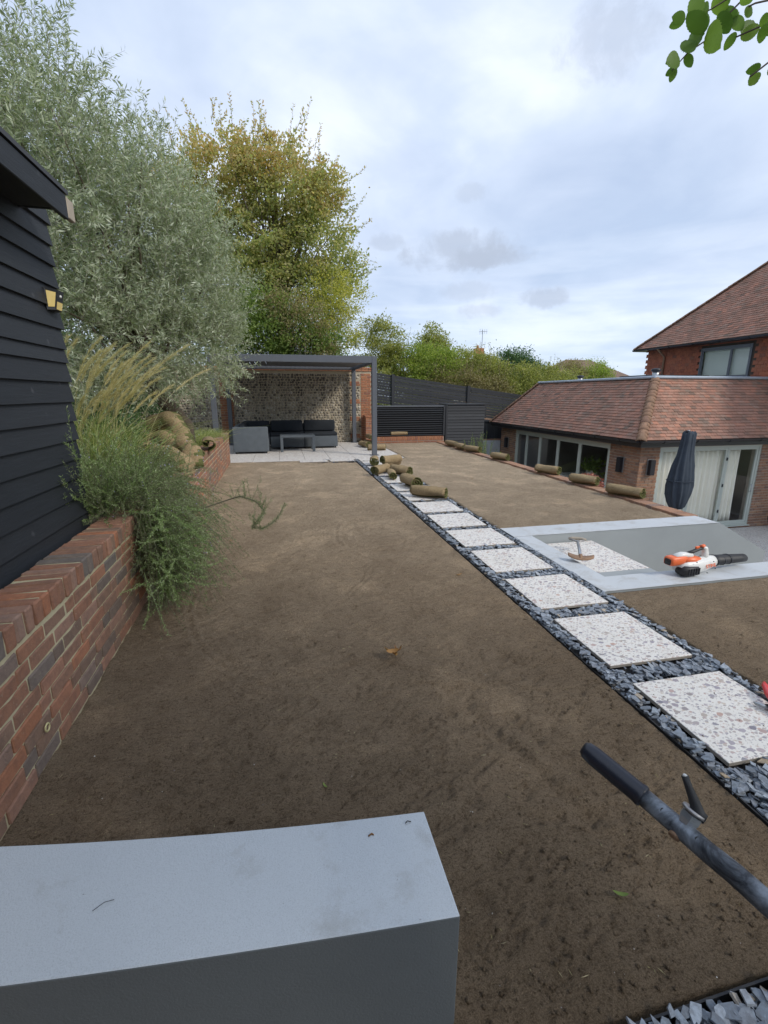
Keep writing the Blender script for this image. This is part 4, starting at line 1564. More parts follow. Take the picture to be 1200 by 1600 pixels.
def curtain(x0, x1, y_, z0, z1, folds, amp=.055):
    n = int(folds * 10)
    xs = np.linspace(x0, x1, n)
    ph = np.cumsum(rng.uniform(.45, .85, n))
    V = []
    for k in range(n):
        for t_ in np.linspace(0, 1, 8):
            a_ = amp * (.55 + .6 * t_)
            V.append((xs[k] + .01 * math.sin(ph[k] * .7 + t_), y_ + a_ * math.sin(ph[k]) + .01 * math.sin(3 * t_ + k * .2), z1 + (z0 - z1) * t_))
    F = [(k * 8 + j, (k + 1) * 8 + j, (k + 1) * 8 + j + 1, k * 8 + j + 1) for k in range(n - 1) for j in range(7)]
    me = MB().add(V, F).mesh('curtain', 'curtain', True)
    o_ = ob('curtain', me, hs)
    md = o_.modifiers.new('thick', 'SOLIDIFY'); md.thickness = .004
    return o_


curtain(9.22, 10.18, HY + .19, -1.82, .20, 6)
curtain(10.24, 11.24, HY + .19, -1.82, .20, 6.5)
curtain(11.28, 11.88, HY + .19, -1.82, .20, 4)
# things seen through the long window
ip = thing('house_plant', 'leafy green pot plant seen through the long window', 'plant', (9.7, 13.0, -1.1))
ob('pot', MB().tube([(0, 0, 0), (0, 0, .3)], [.12, .17], 14).mesh('pot', 'white_plastic', True), ip, local=True)
P0 = np.tile(np.array([[0, 0, .3]]), (40, 1)); D0 = unit(rng.normal(size=(40, 3)) * np.array([1, 1, .4]) + [0, 0, 1.1])
o_, _ = shoots(ip, 'leaves', 'green_leaf', P0, D0, rng.uniform(.3, .55, 40), 7, .16, .07, .3, .2, .8)
o_.location = (0, 0, 0)
for c_ in ip.children:
    c_.location = (0, 0, 0)
tbl = thing('indoor_table', 'white table with a bowl standing inside behind the long window', 'table', (9.8, 13.4, FZ + .02))
ob('table_top', boxmesh('table_top', 'white_plastic', -.5, .6, -1.0, 1.0, .80, .84), tbl, local=True)
for sx in (-.42, .52):
    for sy in (-.9, .9):
        ob('leg', boxmesh('leg', 'white_plastic', sx - .03, sx + .03, sy - .03, sy + .03, 0, .798), tbl, local=True)
isf = thing('indoor_sofa', 'pale sofa with cushions inside near the right end of the long window', 'sofa', (9.5, 11.4, FZ + .02))
put_soft(isf, 'seat', 'curtain', -.4, .5, -.45, .75, .1, .45, b=.05)
put_soft(isf, 'backrest', 'curtain', .3, .5, -.45, .75, .46, .95, b=.05)
put_soft(isf, 'cushion', 'brown_leaf', .05, .28, -.3, .15, .47, .85, b=.06)
put_soft(isf, 'cushion', 'curtain', .05, .28, .2, .62, .47, .85, b=.06)

# wall lights on the house
for (x, y_, z_, rz, lab) in ((8.905, HY - .0, -.19, 0, 'black box wall light left of the curtained doors'), (HX - .0, 10.36, -.20, R(-90), 'black box wall light between the long window and the house corner'), (HX - .0, 16.72, -.24, R(-90), 'black box wall light at the far end of the house side wall')):
    l_ = thing('wall_light', lab, 'light', (x, y_, z_), (0, 0, rz))
    ob('back_plate', boxmesh('back_plate', 'galvanised', -.09, .09, -.022, -.002, -.20, .20), l_, local=True)
    ob('lantern', boxmesh('lantern', 'dark_metal', -.07, .07, -.12, -.024, -.19, .19, b=.006), l_, local=True)


# ---- roofs
def tile_slope(parent, A, B, Tn, rows_up, width_fn, m='roof_tile', individual=0, near=(0, 0, 1.5), tw=.165, gauge=.10, tl=.15, name='roof_tile', base_off=.0):
    """A,B eave ends; Tn unit vector up the slope; width_fn(s)->(u0,u1) span along eave at slope distance s"""
    A = Vector(A); B = Vector(B); U = (B - A).normalized(); T = Vector(Tn).normalized(); Nn = U.cross(T).normalized()
    Ub = U
    if Nn.z < 0 and abs(Nn.z) > .02:
        Nn = -Nn; Ub = -U
    V, F = chamfer(tw - .005, tl, .018, .002)
    base = Matrix((Ub, T, Nn)).transposed().to_4x4()
    me = MB().add(V, F).mesh(name, m)
    V6 = [(sx * (tw / 2 - .002), sy * tl / 2, sz * .009) for sz in (-1, 1) for sx, sy in ((-1, -1), (1, -1), (1, 1), (-1, 1))]
    F6 = [(0, 3, 2, 1), (4, 5, 6, 7), (0, 1, 5, 4), (1, 2, 6, 5), (2, 3, 7, 6), (3, 0, 4, 7)]
    items = []
    for r_ in range(rows_up):
        s = r_ * gauge
        u0, u1 = width_fn(s)
        k0 = math.floor(u0 / tw) - 1
        u = k0 * tw + (tw / 2 if r_ % 2 else 0)
        while u < u1:
            a, b = max(u, u0), min(u + tw, u1)
            if b - a > .035:
                c = A + U * ((a + b) / 2) + T * (s + tl / 2 - .01) + Nn * (.016 + base_off + random.uniform(-.002, .003))
                rot = base @ Euler((-.15 + random.uniform(-.02, .02), random.uniform(-.02, .02), random.uniform(-.015, .015))).to_matrix().to_4x4()
                items.append(((c - Vector(near)).length, c, rot, (b - a) / tw))
            u += tw
    items.sort(key=lambda q: q[0])
    mb = MB()
    for i_, (_, c, rot, sx) in enumerate(items):
        if i_ < individual:
            o_ = ob(name, me, parent, c)
            o_.rotation_euler = rot.to_euler()
            o_.scale = (sx, 1, 1)
        else:
            mb.add(V6, F6, Matrix.Translation(c) @ rot @ Matrix.Diagonal((sx, 1, 1, 1)))
    if mb.n:
        ob('far_tiles' if individual else 'tiles', mb.mesh('tiles', m), parent, kind='stuff')


EX, EY, EZ = 8.30, 9.45, .50
TX, TY, TZ = 9.80, 10.95, 1.97
NY0, NY1 = 17.62, 16.75
deck = MB()
P = {'a': (EX, EY, EZ), 'b': (19, EY, EZ), 'c': (TX, TY, TZ), 'd': (19, TY, TZ), 'e': (EX, NY0, EZ), 'f': (TX, NY1, TZ), 'g': (19, NY0, EZ), 'h': (19, NY1, TZ)}
ks = list(P)
Vd = [P[k] for k in ks] + [(p[0], p[1], p[2] - .03) for p in (P['a'], P['b'], P['e'], P['g'])]
ix = {k: i for i, k in enumerate(ks)}
Fd = [(ix['a'], ix['b'], ix['d'], ix['c']), (ix['e'], ix['a'], ix['c'], ix['f']), (ix['g'], ix['e'], ix['f'], ix['h']), (ix['c'], ix['d'], ix['h'], ix['f']), (8, 10, 11, 9), (8, 9, 1, 0), (10, 8, 0, 4)]
deck.add(Vd, Fd)
roof = ob('roof', deck.mesh('roof', 'earth_under'), hs)
sl_len = math.hypot(TY - EY, TZ - EZ)
rows = int(sl_len / .1)
tfy = Vector((0, TY - EY, TZ - EZ)); tfx = Vector((TX - EX, 0, TZ - EZ))
tile_slope(roof, (EX, EY, EZ), (17, EY, EZ), tfy, rows, lambda s: ((TX - EX) * s / sl_len, 8.7), individual=150, near=(10, 9, 1), name='roof_tile')
Ly = NY0 - EY
tile_slope(roof, (EX, EY, EZ), (EX, NY0, EZ), tfx, rows, lambda s: ((TY - EY) * s / sl_len, Ly - (NY0 - NY1) * s / sl_len), individual=150, near=(8, 9, 1), name='roof_tile')
# bonnet hips
hipm = []
for k in range(3):
    V = []; nn_ = 7
    for j in range(3):
        w = .13 - .02 * j
        for q in range(nn_):
            a_ = -1.15 + 2.3 * q / (nn_ - 1)
            V.append((w * math.sin(a_) * 1.05, -.10 + .11 * j, .055 * math.cos(a_) * 1.5 - .035 * (2 - j) * .5 + .01))
    F = [(j * nn_ + q, j * nn_ + q + 1, (j + 1) * nn_ + q + 1, (j + 1) * nn_ + q) for j in range(2) for q in range(nn_ - 1)]
    hipm.append(MB().add(V, F).mesh('hip_tile', 'hip_tile', True))


def hip_line(parent, p, q, step=.098, sc_=1.0):
    p = Vector(p); q = Vector(q); d = (q - p); L = d.length; d.normalize()
    z_ = Vector((0, 0, 1)); sx = d.cross(z_).normalized(); up = sx.cross(d)
    base = Matrix((sx, d, up)).transposed().to_4x4()
    s = .05
    while s < L:
        o_ = ob('hip_tile', random.choice(hipm), parent, p + d * s + up * (.012 + random.uniform(-.004, .006)))
        o_.rotation_euler = (base @ Euler((-.16 + random.uniform(-.03, .03), random.uniform(-.04, .04), 0)).to_matrix().to_4x4()).to_euler()
        o_.scale = (sc_, 1.1, sc_)
        md = o_.modifiers.new('thick', 'SOLIDIFY'); md.thickness = .014
        s += step


hip_line(roof, (EX, EY, EZ), (TX, TY, TZ), .135)
hip_line(roof, (EX, NY0, EZ), (TX, NY1, TZ), .135)
ob('lead_flashing', boxmesh('lead_flashing', 'lead_sheet', TX - .10, 19, TY - .08, TY + .10, TZ + .012, TZ + .085, b=.02), roof)
ob('lead_flashing', boxmesh('lead_flashing', 'lead_sheet', TX - .10, TX + .10, TY + .105, NY1, TZ + .012, TZ + .085, b=.02), roof)
ob('flat_roof', boxmesh('flat_roof', 'lead_sheet', TX + .105, 19, TY + .105, NY1, TZ + .005, TZ + .03), roof)


def gutter(parent, p, q, r=.055):
    p = Vector(p); q = Vector(q); d = (q - p).normalized(); sx = Vector((d.y, -d.x, 0))
    n = 8; V = []
    for e in (p, q):
        for k in range(n):
            a_ = math.pi * k / (n - 1)
            V.append(e + sx * r * math.cos(a_) - Vector((0, 0, r * math.sin(a_))))
    F = [(k, k + 1, n + k + 1, n + k) for k in range(n - 1)] + [tuple(range(n)), tuple(range(2 * n - 1, n - 1, -1))]
    o_ = ob('gutter', MB().add(V, F).mesh('gutter', 'gutter_black', False), parent)
    md = o_.modifiers.new('t', 'SOLIDIFY'); md.thickness = .005
    L = (q - p).length
    k = .6
    while k < L:
        c = p + d * k
        ob('gutter_bracket', MB().tube([c + sx * r * 1.12 * math.cos(a_) - Vector((0, 0, r * 1.12 * math.sin(a_))) for a_ in np.linspace(0, math.pi, 7)], .008, 5).mesh('gutter_bracket', 'dark_metal'), parent)
        k += .95


gutter(roof, (EX - .03, EY - .05, EZ - .005), (18.5, EY - .05, EZ - .005))
gutter(roof, (EX - .05, EY + .02, EZ - .005), (EX - .05, NY0, EZ - .005))
ob('fascia', boxmesh('fascia', 'gutter_black', EX + .02, 18.5, EY + .005, EY + .025, EZ - .16, EZ - .035), roof)
ob('fascia', boxmesh('fascia', 'gutter_black', EX + .005, EX + .02, EY + .03, NY0, EZ - .16, EZ - .035), roof)
ob('soffit', boxmesh('soffit', 'gutter_black', EX + .025, HX + .05, EY + .03, NY0, EZ - .10, EZ - .09), roof)
ob('soffit', boxmesh('soffit', 'gutter_black', HX + .055, 18.5, EY + .03, HY + .05, EZ - .10, EZ - .09), roof)
# roof vents
for (x, y_, s, lab) in ((11.02, 16.0, 1.0, 'small steel roof vent at the far end of the flat roof'), (10.14, 11.35, 1.0, 'steel roof vent above the hipped corner of the tiled roof'), (13.62, 11.35, .9, 'steel roof vent in front of the upper storey window at the right edge')):
    v_ = thing('roof_vent', lab, 'vent', (x, y_, TZ + .03))
    ob('vent_pipe', MB().tube([(0, 0, 0), (0, 0, .17 * s)], .085 * s, 14).mesh('vent_pipe', 'galvanised', True), v_, local=True)
    ob('vent_cap', MB().tube([(0, 0, .175 * s), (0, 0, .20 * s), (0, 0, .25 * s), (0, 0, .27 * s)], [.09 * s, .125 * s, .12 * s, .06 * s], 14).mesh('vent_cap', 'dark_metal', True), v_, local=True)
rl = thing('rooflight', 'long low black framed rooflight on the flat lead roof', 'rooflight', (11.3, 13, TZ + .03))
ob('kerb', boxmesh('kerb', 'dark_metal', .05, 2.75, .0, 1.2, .0, .12), rl, local=True)
ob('frame', boxmesh('frame', 'gutter_black', .0, 2.8, -.05, 1.25, .122, .17, b=.01), rl, local=True)
ob('pane', boxmesh('pane', 'glass', .08, 2.72, .03, 1.17, .172, .18), rl, local=True)

# ---- upper storey behind
UX, UY = 13.5, 15.5
uh = thing('upper_house', 'two storey main house with hung clay tiles, tiled hipped roof and grey window', 'house', (UX, UY, -1.95))
uw = MB()
WY0, WY1, WZ0, WZ1 = 11.55, 13.28, 2.08, 3.02
uw.box(UX + .02, 19, 4, WY0, TZ + .03, 3.3); uw.box(UX + .02, 19, WY1, UY, TZ + .03, 3.3)
uw.box(UX + .02, UX + .3, WY0, WY1, WZ1, 3.3); uw.box(UX + .30, 19, WY0, WY1, TZ + .03, 3.3)
ob('wall', uw.mesh('wall', 'earth_under'), uh)
# hung tiles on the left face
mbt = MB()
zt = 2.02; r_ = 0
while zt < 3.16:
    y_ = 8.0 + (.0825 if r_ % 2 else 0)
    while y_ < UY + .02:
        if not (WY0 - .12 < y_ + .08 < WY1 + .06 and zt > WZ0 - .12 and zt < WZ1 + .0):
            M = Matrix.Translation((UX - .006 + random.uniform(-.003, .003), y_ + .0825, zt + .055)) @ Euler((0, R(-5) * -1, 0)).to_matrix().to_4x4()
            mbt.box(-.007, .007, -.079, .079, -.06, .06, M=M)
        y_ += .165
    zt += .098; r_ += 1
ob('hung_tiles', mbt.mesh('hung_tiles', 'hung_tile'), uh, kind='stuff')
mbt = MB()
zt = 2.02; r_ = 0
while zt < 3.16:
    x = UX + (.0825 if r_ % 2 else 0)
    while x < 18:
        mbt.box(x, x + .158, UY + .0, UY + .02, zt, zt + .12)
        x += .165
    zt += .098; r_ += 1
ob('hung_tiles', mbt.mesh('hung_tiles', 'hung_tile'), uh, kind='stuff')
wu = window(uh, 'y', WY0, WY1, WZ0 - .05, WZ1, UX - .02, [12.22], fr=.045, sash=.035, m='pergola_metal')
ob('blind', boxmesh('blind', 'blind', UX + .1, UX + .11, WY0 + .05, WY1 - .05, WZ0, WZ1 - .05), uh)
UEX, UEY, UEZ = UX - .36, UY + .36, 3.19
rd = MB()
RISE = 4.2
rd.add([(UEX, UEY, UEZ), (UEX, 2, UEZ), (UEX + RISE, UEY - RISE, UEZ + RISE), (UEX + RISE, 2, UEZ + RISE), (UEX + 2 * RISE, UEY, UEZ), (UEX + 2 * RISE, 2, UEZ), (UEX, UEY, UEZ - .03), (UEX, 2, UEZ - .03), (UEX + 2 * RISE, UEY, UEZ - .03), (UEX + 2 * RISE, 2, UEZ - .03)],
       [(1, 0, 2, 3), (0, 4, 2), (4, 5, 3, 2), (6, 7, 9, 8), (0, 1, 7, 6), (4, 0, 6, 8)])
ur = ob('roof', rd.mesh('roof', 'earth_under'), uh)
q2 = math.sqrt(2)
tile_slope(ur, (UEX, UEY, UEZ), (UEX, 6.0, UEZ), (1, 0, 1), 50, lambda s: (s / q2, 9.8), m='roof_tile')
tile_slope(ur, (UEX, UEY, UEZ), (UEX + 2 * RISE, UEY, UEZ), (0, -1, 1), 50, lambda s: (s / q2, 2 * RISE - s / q2), m='roof_tile')
hip_line(ur, (UEX, UEY, UEZ), (UEX + RISE, UEY - RISE, UEZ + RISE), .14)
gutter(ur, (UEX - .05, 6, UEZ - .01), (UEX - .05, UEY + .05, UEZ - .01))
gutter(ur, (UEX - .03, UEY + .06, UEZ - .01), (UEX + 5, UEY + .06, UEZ - .01))
ob('soffit', boxmesh('soffit', 'gutter_black', UEX, UX + .05, 6, UEY, UEZ - .06, UEZ - .04), ur)
ob('downpipe', MB().tube([(UEX - .03, 14.75, UEZ - .05), (UEX + .15, 14.75, UEZ - .2), (UX - .06, 14.75, UEZ - .32), (UX - .06, 14.75, 2.05)], .035, 8).mesh('downpipe', 'rusty_steel', True), ur)

# ------------------------------------------------------------------ parasol
ps = thing('folded_parasol', 'closed dark blue grey parasol in its loose cover in front of the curtained doors', 'parasol', (8.72, 8.6, -1.93))
ps.scale = (.88, .9, 1)
n = 96; prof = [(.05, 2.70, .13), (.05, 2.66, .165), (.04, 2.45, .175), (.02, 2.2, .205), (.0, 1.95, .27), (-.01, 1.7, .315), (-.01, 1.5, .33), (-.01, 1.3, .31), (.0, 1.12, .25), (.02, 1.0, .19), (.02, .97, .06)]
V = []
for j, (ox, z_, r_) in enumerate(prof):
    for k in range(n):
        a_ = 2 * math.pi * k / n
        w = 1 - .20 * abs(math.sin(5 * a_ + z_ * .55)) ** .6 + .08 + .05 * math.sin(13 * a_ + 3 * z_)
        V.append((ox + r_ * w * math.cos(a_), r_ * w * .8 * math.sin(a_), z_ + .02 * math.sin(5 * a_)))
F = [(j * n + (k + 1) % n, j * n + k, (j + 1) * n + k, (j + 1) * n + (k + 1) % n) for j in range(len(prof) - 1) for k in range(n)]
F += [tuple(range(n)), tuple(reversed(range((len(prof) - 1) * n, len(prof) * n)))]
ob('cover', MB().add(V, F).mesh('cover', 'parasol_cover', True), ps, local=True)
ob('pole', MB().tube([(.02, 0, .02), (.02, 0, 2.74)], .03, 10).mesh('pole', 'galvanised', True), ps, local=True)
ob('top_cap', MB().tube([(0, 0, 2.69), (0, 0, 2.73)], [.07, .06], 10).mesh('top_cap', 'dark_metal', True), ps, local=True)
ob('crank_collar', boxmesh('crank_collar', 'galvanised', -.05, .13, -.05, .05, .80, .96, b=.015), ps, local=True)
ob('base', boxmesh('base', 'dark_metal', -.4, .4, -.4, .4, 0, .07, b=.01), ps, local=True)
ob('strap', MB().tube([(-.01 + .325 * math.cos(a_), .265 * math.sin(a_), 1.62) for a_ in np.linspace(0, 2 * math.pi, 24)], .012, 6, caps=False).mesh('strap', 'parasol_cover', True), ps, local=True)

# coiled black hose by the house wall
hc = []
for k in range(90):
    a_ = k * .33
    r_ = .22 + .03 * math.sin(k * .7)
    hc.append((12.9 + r_ * math.cos(a_), 9.45 + .05 * math.sin(k * .41) + r_ * .3 * math.sin(a_), -1.70 + r_ * .95 * math.sin(a_ + .3) * .9 + .0005 * k))
ho = ob('coiled_hose', MB().tube(hc, .014, 6).mesh('coiled_hose', 'rubber_black', True))
tag(ho, 'coil of black hose propped against the house wall at the right edge', 'hose')

# ------------------------------------------------------------------ turf rolls


def turf_roll(length, rad, turns=2.6, th=.026, bend=0.0, squash=.88, seed=0, sag=0.0, flap=.0):
    rr = random.Random(seed)
    nl = 12; npf = int(26 * turns)
    outer, inner = [], []
    for k in range(npf + 1):
        t_ = k / npf
        a_ = -math.pi * .45 + 2 * math.pi * turns * t_ + rr.uniform(-.02, .02)
        r_ = .018 + (rad - .018) * (1 - t_)
        outer.append((r_, a_)); inner.append((max(.004, r_ - th * .75), a_))
    if flap:
        outer = [(rad + flap * (3 - q) / 3, -.25 * (3 - q) + outer[0][1] + .0) for q in range(0)] + outer
    V = []; n = len(outer)
    ph = rr.uniform(0, 6)
    for j in range(nl + 1):
        s = j / nl
        y_ = (s - .5) * length
        rk = 1 + .07 * math.sin(3.1 * s * 2 + ph) + rr.uniform(-.02, .02)
        dz = -sag * (2 * s - 1) ** 2
        for lst in (outer, inner):
            for (r_, a_) in lst:
                w = 1 + .05 * math.sin(3 * a_ + ph + 4 * s)
                x = r_ * rk * w * math.cos(a_) + bend * (2 * s - 1) ** 2
                z_ = r_ * rk * w * math.sin(a_) * squash
                yy = y_
                if j in (0, nl):
                    yy += (-1 if j == 0 else 1) * (rr.uniform(-.012, .012) + (rad - r_) * -.12)
                V.append((x, yy, z_ + rad * squash + dz))
    F, m = [], []
    for j in range(nl):
        o0, o1 = j * 2 * n, (j + 1) * 2 * n
        for k in range(n - 1):
            F.append((o0 + k, o0 + k + 1, o1 + k + 1, o1 + k)); m.append(0)
            F.append((o0 + n + k + 1, o0 + n + k, o1 + n + k, o1 + n + k + 1)); m.append(1)
        F.append((o0, o1, o1 + n, o0 + n)); m.append(0)
        F.append((o0 + n - 1, o0 + 2 * n - 1, o1 + 2 * n - 1, o1 + n - 1)); m.append(1)
    # cut ends: soil band and grass band
    for j, sg in ((0, 1), (nl, -1)):
        o0 = j * 2 * n
        for k in range(n - 1):
            q = (o0 + k, o0 + n + k, o0 + n + k + 1, o0 + k + 1)
            F.append(q if sg > 0 else q[::-1]); m.append(1 if k % 7 else 0)
    mb = MB(); mb.v = V; mb.f = F; mb.m = m; mb.n = len(V)
    # grass blades bristling out of both cut ends
    for sg in (-1, 1):
        for q in range(90):
            a_ = rr.uniform(0, 6.28); r_ = rad * rr.uniform(.1, .86)
            b = Vector((r_ * math.cos(a_), sg * (length * .5 - .006), r_ * math.sin(a_) * squash + rad * squash - sag))
            if bend:
                b.x += bend
            d = Vector((rr.uniform(-.5, .5), sg * rr.uniform(.3, 1), rr.uniform(-.5, .4))).normalized() * rr.uniform(.012, .028)
            s2 = Vector((rr.uniform(-1, 1), 0, rr.uniform(-1, 1))).normalized() * .0025
            mb.add([b - s2, b + s2, b + d], [(0, 1, 2)], None, 1)
    return mb.mesh('turf_roll', ['turf_soil', 'turf_grass'], True)


def place_roll(x, y_, z_, rz, label, group, length=.48, rad=.105, **kw):
    me = turf_roll(length, rad * 1.1, **kw)
    o_ = ob('turf_roll', me, None, (x, y_, z_), (kw.get('rx', 0) if False else 0, 0, rz))
    return tag(o_, label, 'turf roll', group)


GP = 'rolls of turf waiting on the slab path'
sd_ = 10
# (x, y, z, axis angle about z, length, radius, label)
PR = [
    (2.14, 6.62, .028, R(52), .56, .105, 'loosely rolled turf nearest the camera, lying crosswise on the path slabs'),
    (2.10, 7.52, .028, R(10), .50, .115, 'turf roll with its green spiral end facing the camera, second nearest on the path'),
    (1.98, 8.42, .028, R(-8), .46, .085, 'small turf roll at the left front of the heap on the path'),
    (1.88, 8.98, .028, R(-42), .50, .10, 'turf roll on the left of the path heap with a dark green end'),
    (2.24, 8.72, .028, R(30), .48, .11, 'turf roll at the right side of the path heap'),
    (1.98, 10.15, .028, R(-12), .46, .105, 'upright looking round turf roll at the far left end of the path heap'),
    (2.34, 9.95, .028, R(-50), .48, .105, 'turf roll at the far right end of the path heap beside the patio'),
    (2.18, 9.35, .17, R(-65), .46, .10, 'turf roll lying on top of the path heap'),
]
for i, (x, y_, z_, a_, L_, r_, lab) in enumerate(PR):
    place_roll(x, y_, z_, a_, lab, GP, L_, r_, seed=i, turns=2.6 if i % 2 else 2.2, squash=.86)
GQ = 'turf rolls stacked beside the pergola post'
for i, (x, y_, z_, a_, lab) in enumerate([
    (2.62, 13.0, .015, R(80), 'turf roll lying flat just behind the front pergola post'),
    (2.42, 13.9, .015, R(20), 'turf roll on the patio left of the brick pier, end towards the camera'),
    (2.62, 14.3, .015, R(15), 'turf roll against the foot of the brick pier'),
    (2.66, 14.2, .20, R(8), 'turf roll balanced on the others by the brick pier')]):
    place_roll(x, y_, z_, a_, lab, GQ, .52 if i == 0 else .46, .10, seed=20 + i)
place_roll(3.84, 15.27, .20, R(90), 'turf roll resting on top of the low orange brick wall by the louvred screen', 'turf rolls around the lawn', .58, .10, seed=31, turns=2.0)
GR = 'turf rolls set out along the right lawn edge'
for i, (x, y_, a_, L_, lab) in enumerate([
    (5.08, 13.55, R(8), .62, 'farthest turf roll in the row of three by the store box'),
    (5.06, 12.75, R(5), .55, 'middle turf roll in the row of three by the store box'),
    (5.12, 12.0, R(22), .55, 'nearest turf roll in the row of three, in front of the tufty herb'),
    (5.14, 10.35, R(20), .50, 'turf roll on the rim in line with the end of the house wall'),
    (5.15, 8.25, R(26), .50, 'turf roll on the rim in front of the second window pane'),
    (5.16, 7.10, R(24), .50, 'turf roll on the rim in front of the widest window pane'),
    (5.16, 6.07, R(22), .56, 'turf roll nearest the steps on the lawn rim')]):
    place_roll(x, y_, .02, a_, lab, GR, L_, .098, seed=40 + i, turns=2.4)

GL = 'turf rolls dumped on the raised bed'


def bent_roll(px_pts, rad, seed, lab, flip=0.0):
    rr = random.Random(seed)
    P = []
    pts = [Vector((0, 0, EYE)) + cam_ray(px, py) * (yy / cam_ray(px, py).y) for px, py, yy in px_pts]
    for a, b in zip(pts[:-1], pts[1:]):
        P += [a.lerp(b, k / 6) for k in range(6)]
    P.append(pts[-1])
    for _ in range(2):
        P = [P[0]] + [(P[k - 1] + P[k] * 2 + P[k + 1]) / 4 for k in range(1, len(P) - 1)] + [P[-1]]
    base = P[0].copy(); P = [p - base for p in P]
    mb = MB(); seg = 16
    mb.tube(P, [rad * (.96 + .1 * math.sin(k * .8 + seed)) for k in range(len(P))], seg)
    V = []
    for k, p in enumerate(mb.v):
        i_, q = divmod(k, seg)
        c = P[min(i_, len(P) - 1)]
        d = Vector(p) - c
        w = 1 + .10 * math.sin(3 * q / seg * 6.28 + seed + i_ * .3) + rr.uniform(-.05, .05)
        V.append(tuple(c + Vector((d.x * w, d.y * w, d.z * w * .82))))
    mb.v = V
    for k in range(len(mb.m)):
        q = k % seg
        mb.m[k] = 1 if ((q / seg + flip + .10 * math.sin(k * .13)) % 1.0) < .30 else 0
    mb.m[-1] = mb.m[-2] = 1
    # shaggy grass along the green side
    nb_ = len(P) * seg
    for _ in range(900):
        k = rr.randrange(nb_)
        if k // seg < len(P) - 1 and mb.m[min(k, len(mb.m) - 3)] == 1:
            c = P[k // seg]; b = Vector(mb.v[k]); d = (b - c).normalized() * rr.uniform(.012, .03)
            j_ = Vector((rr.uniform(-.02, .02), rr.uniform(-.02, .02), rr.uniform(-.02, .02)))
            s2 = Vector((rr.uniform(-1, 1), rr.uniform(-1, 1), rr.uniform(-1, 1))).normalized() * .003
            mb.add([b + j_ - s2, b + j_ + s2, b + j_ + d], [(0, 1, 2)], None, 1)
    o_ = ob('turf_roll', mb.mesh('turf_roll', ['turf_soil', 'turf_grass'], True), None, base)
    tag(o_, lab, 'turf roll', GL)


bent_roll([(238, 664, 6.9), (262, 652, 6.8), (274, 662, 6.7), (290, 692, 6.5)], .135, 1, 'limp turf roll highest on the heap over the raised bed, folded in the middle', .62)
bent_roll([(236, 686, 6.6), (258, 682, 6.5), (272, 694, 6.4), (282, 716, 6.3)], .125, 2, 'limp turf roll in the middle of the heap with its grass side out', .55)
bent_roll([(272, 702, 6.3), (290, 692, 6.2), (300, 702, 6.1), (305, 730, 6.0)], .115, 3, 'limp turf roll hanging down over the brick coping', .6)
bent_roll([(246, 712, 5.9), (266, 708, 5.8), (284, 722, 5.7), (292, 742, 5.7)], .11, 4, 'lowest limp turf roll behind the rosemary stems', .1)
bent_roll([(222, 704, 6.2), (240, 700, 6.2), (256, 712, 6.1)], .10, 5, 'short limp turf roll at the left end of the heap', .9)
r1 = turf_roll(.62, .145, turns=1.35, th=.03, seed=77, squash=.75)
o_ = ob('turf_roll', r1, None, (-1.20, 7.9, .705), (0, R(4), R(8))); tag(o_, 'open ended curled turf roll on the brick coping nearest the patio', 'turf roll', GL)
r1 = turf_roll(.42, .10, turns=1.3, th=.03, seed=78, squash=.7)
o_ = ob('turf_roll', r1, None, (-1.24, 7.1, .70), (0, 0, R(20))); tag(o_, 'small split turf roll tucked under the curled roll on the coping', 'turf roll', GL)

# ------------------------------------------------------------------ leaf blower
bl = thing('leaf_blower', 'white and orange cordless leaf blower with black nozzle on the grey wall top', 'leaf blower', (3.60, 3.19, .022), (0, 0, R(5)))
bl.scale = (1.10, 1.0, .86)


def loft(rings, m, name, parent, smooth=True, seg=14):
    V = []
    for (x, cy, cz, ry, rz, p) in rings:
        for k in range(seg):
            a_ = 2 * math.pi * k / seg
            c, s = math.cos(a_), math.sin(a_)
            V.append((x, cy + ry * math.copysign(abs(c) ** p, c), cz + rz * math.copysign(abs(s) ** p, s)))
    F = [(j * seg + k, j * seg + (k + 1) % seg, (j + 1) * seg + (k + 1) % seg, (j + 1) * seg + k) for j in range(len(rings) - 1) for k in range(seg)]
    F += [tuple(reversed(range(seg))), tuple(range((len(rings) - 1) * seg, len(rings) * seg))]
    return ob(name, MB().add(V, F).mesh(name, m, smooth), parent, local=True)


loft([(-.26, 0, .095, .05, .05, .8), (-.20, 0, .085, .075, .08, .8), (-.10, 0, .085, .085, .085, .8), (.0, 0, .09, .075, .082, .9), (.08, 0, .10, .06, .07, 1), (.13, 0, .105, .052, .055, 1)], 'white_plastic', 'body', bl)
loft([(.125, 0, .105, .050, .052, 1), (.15, 0, .105, .055, .056, 1), (.26, 0, .10, .052, .052, 1), (.40, 0, .092, .046, .046, 1), (.47, 0, .088, .043, .043, 1), (.475, 0, .088, .03, .03, 1)], 'rubber_black', 'nozzle', bl)
for q in (.20, .27):
    loft([(q, 0, .1, .056, .056, 1), (q + .012, 0, .1, .056, .056, 1)], 'dark_metal', 'nozzle_ring', bl)
loft([(-.27, -.03, .06, .03, .03, .7), (-.24, -.045, .062, .055, .055, .7), (-.12, -.05, .06, .05, .052, .7), (-.09, -.045, .055, .02, .02, .7)], 'rubber_black', 'air_intake', bl)
loft([(-.36, 0, .165, .04, .04, .5), (-.34, 0, .165, .05, .048, .5), (-.24, 0, .17, .05, .045, .5), (-.20, 0, .175, .04, .035, .6)], 'orange_plastic', 'battery', bl)
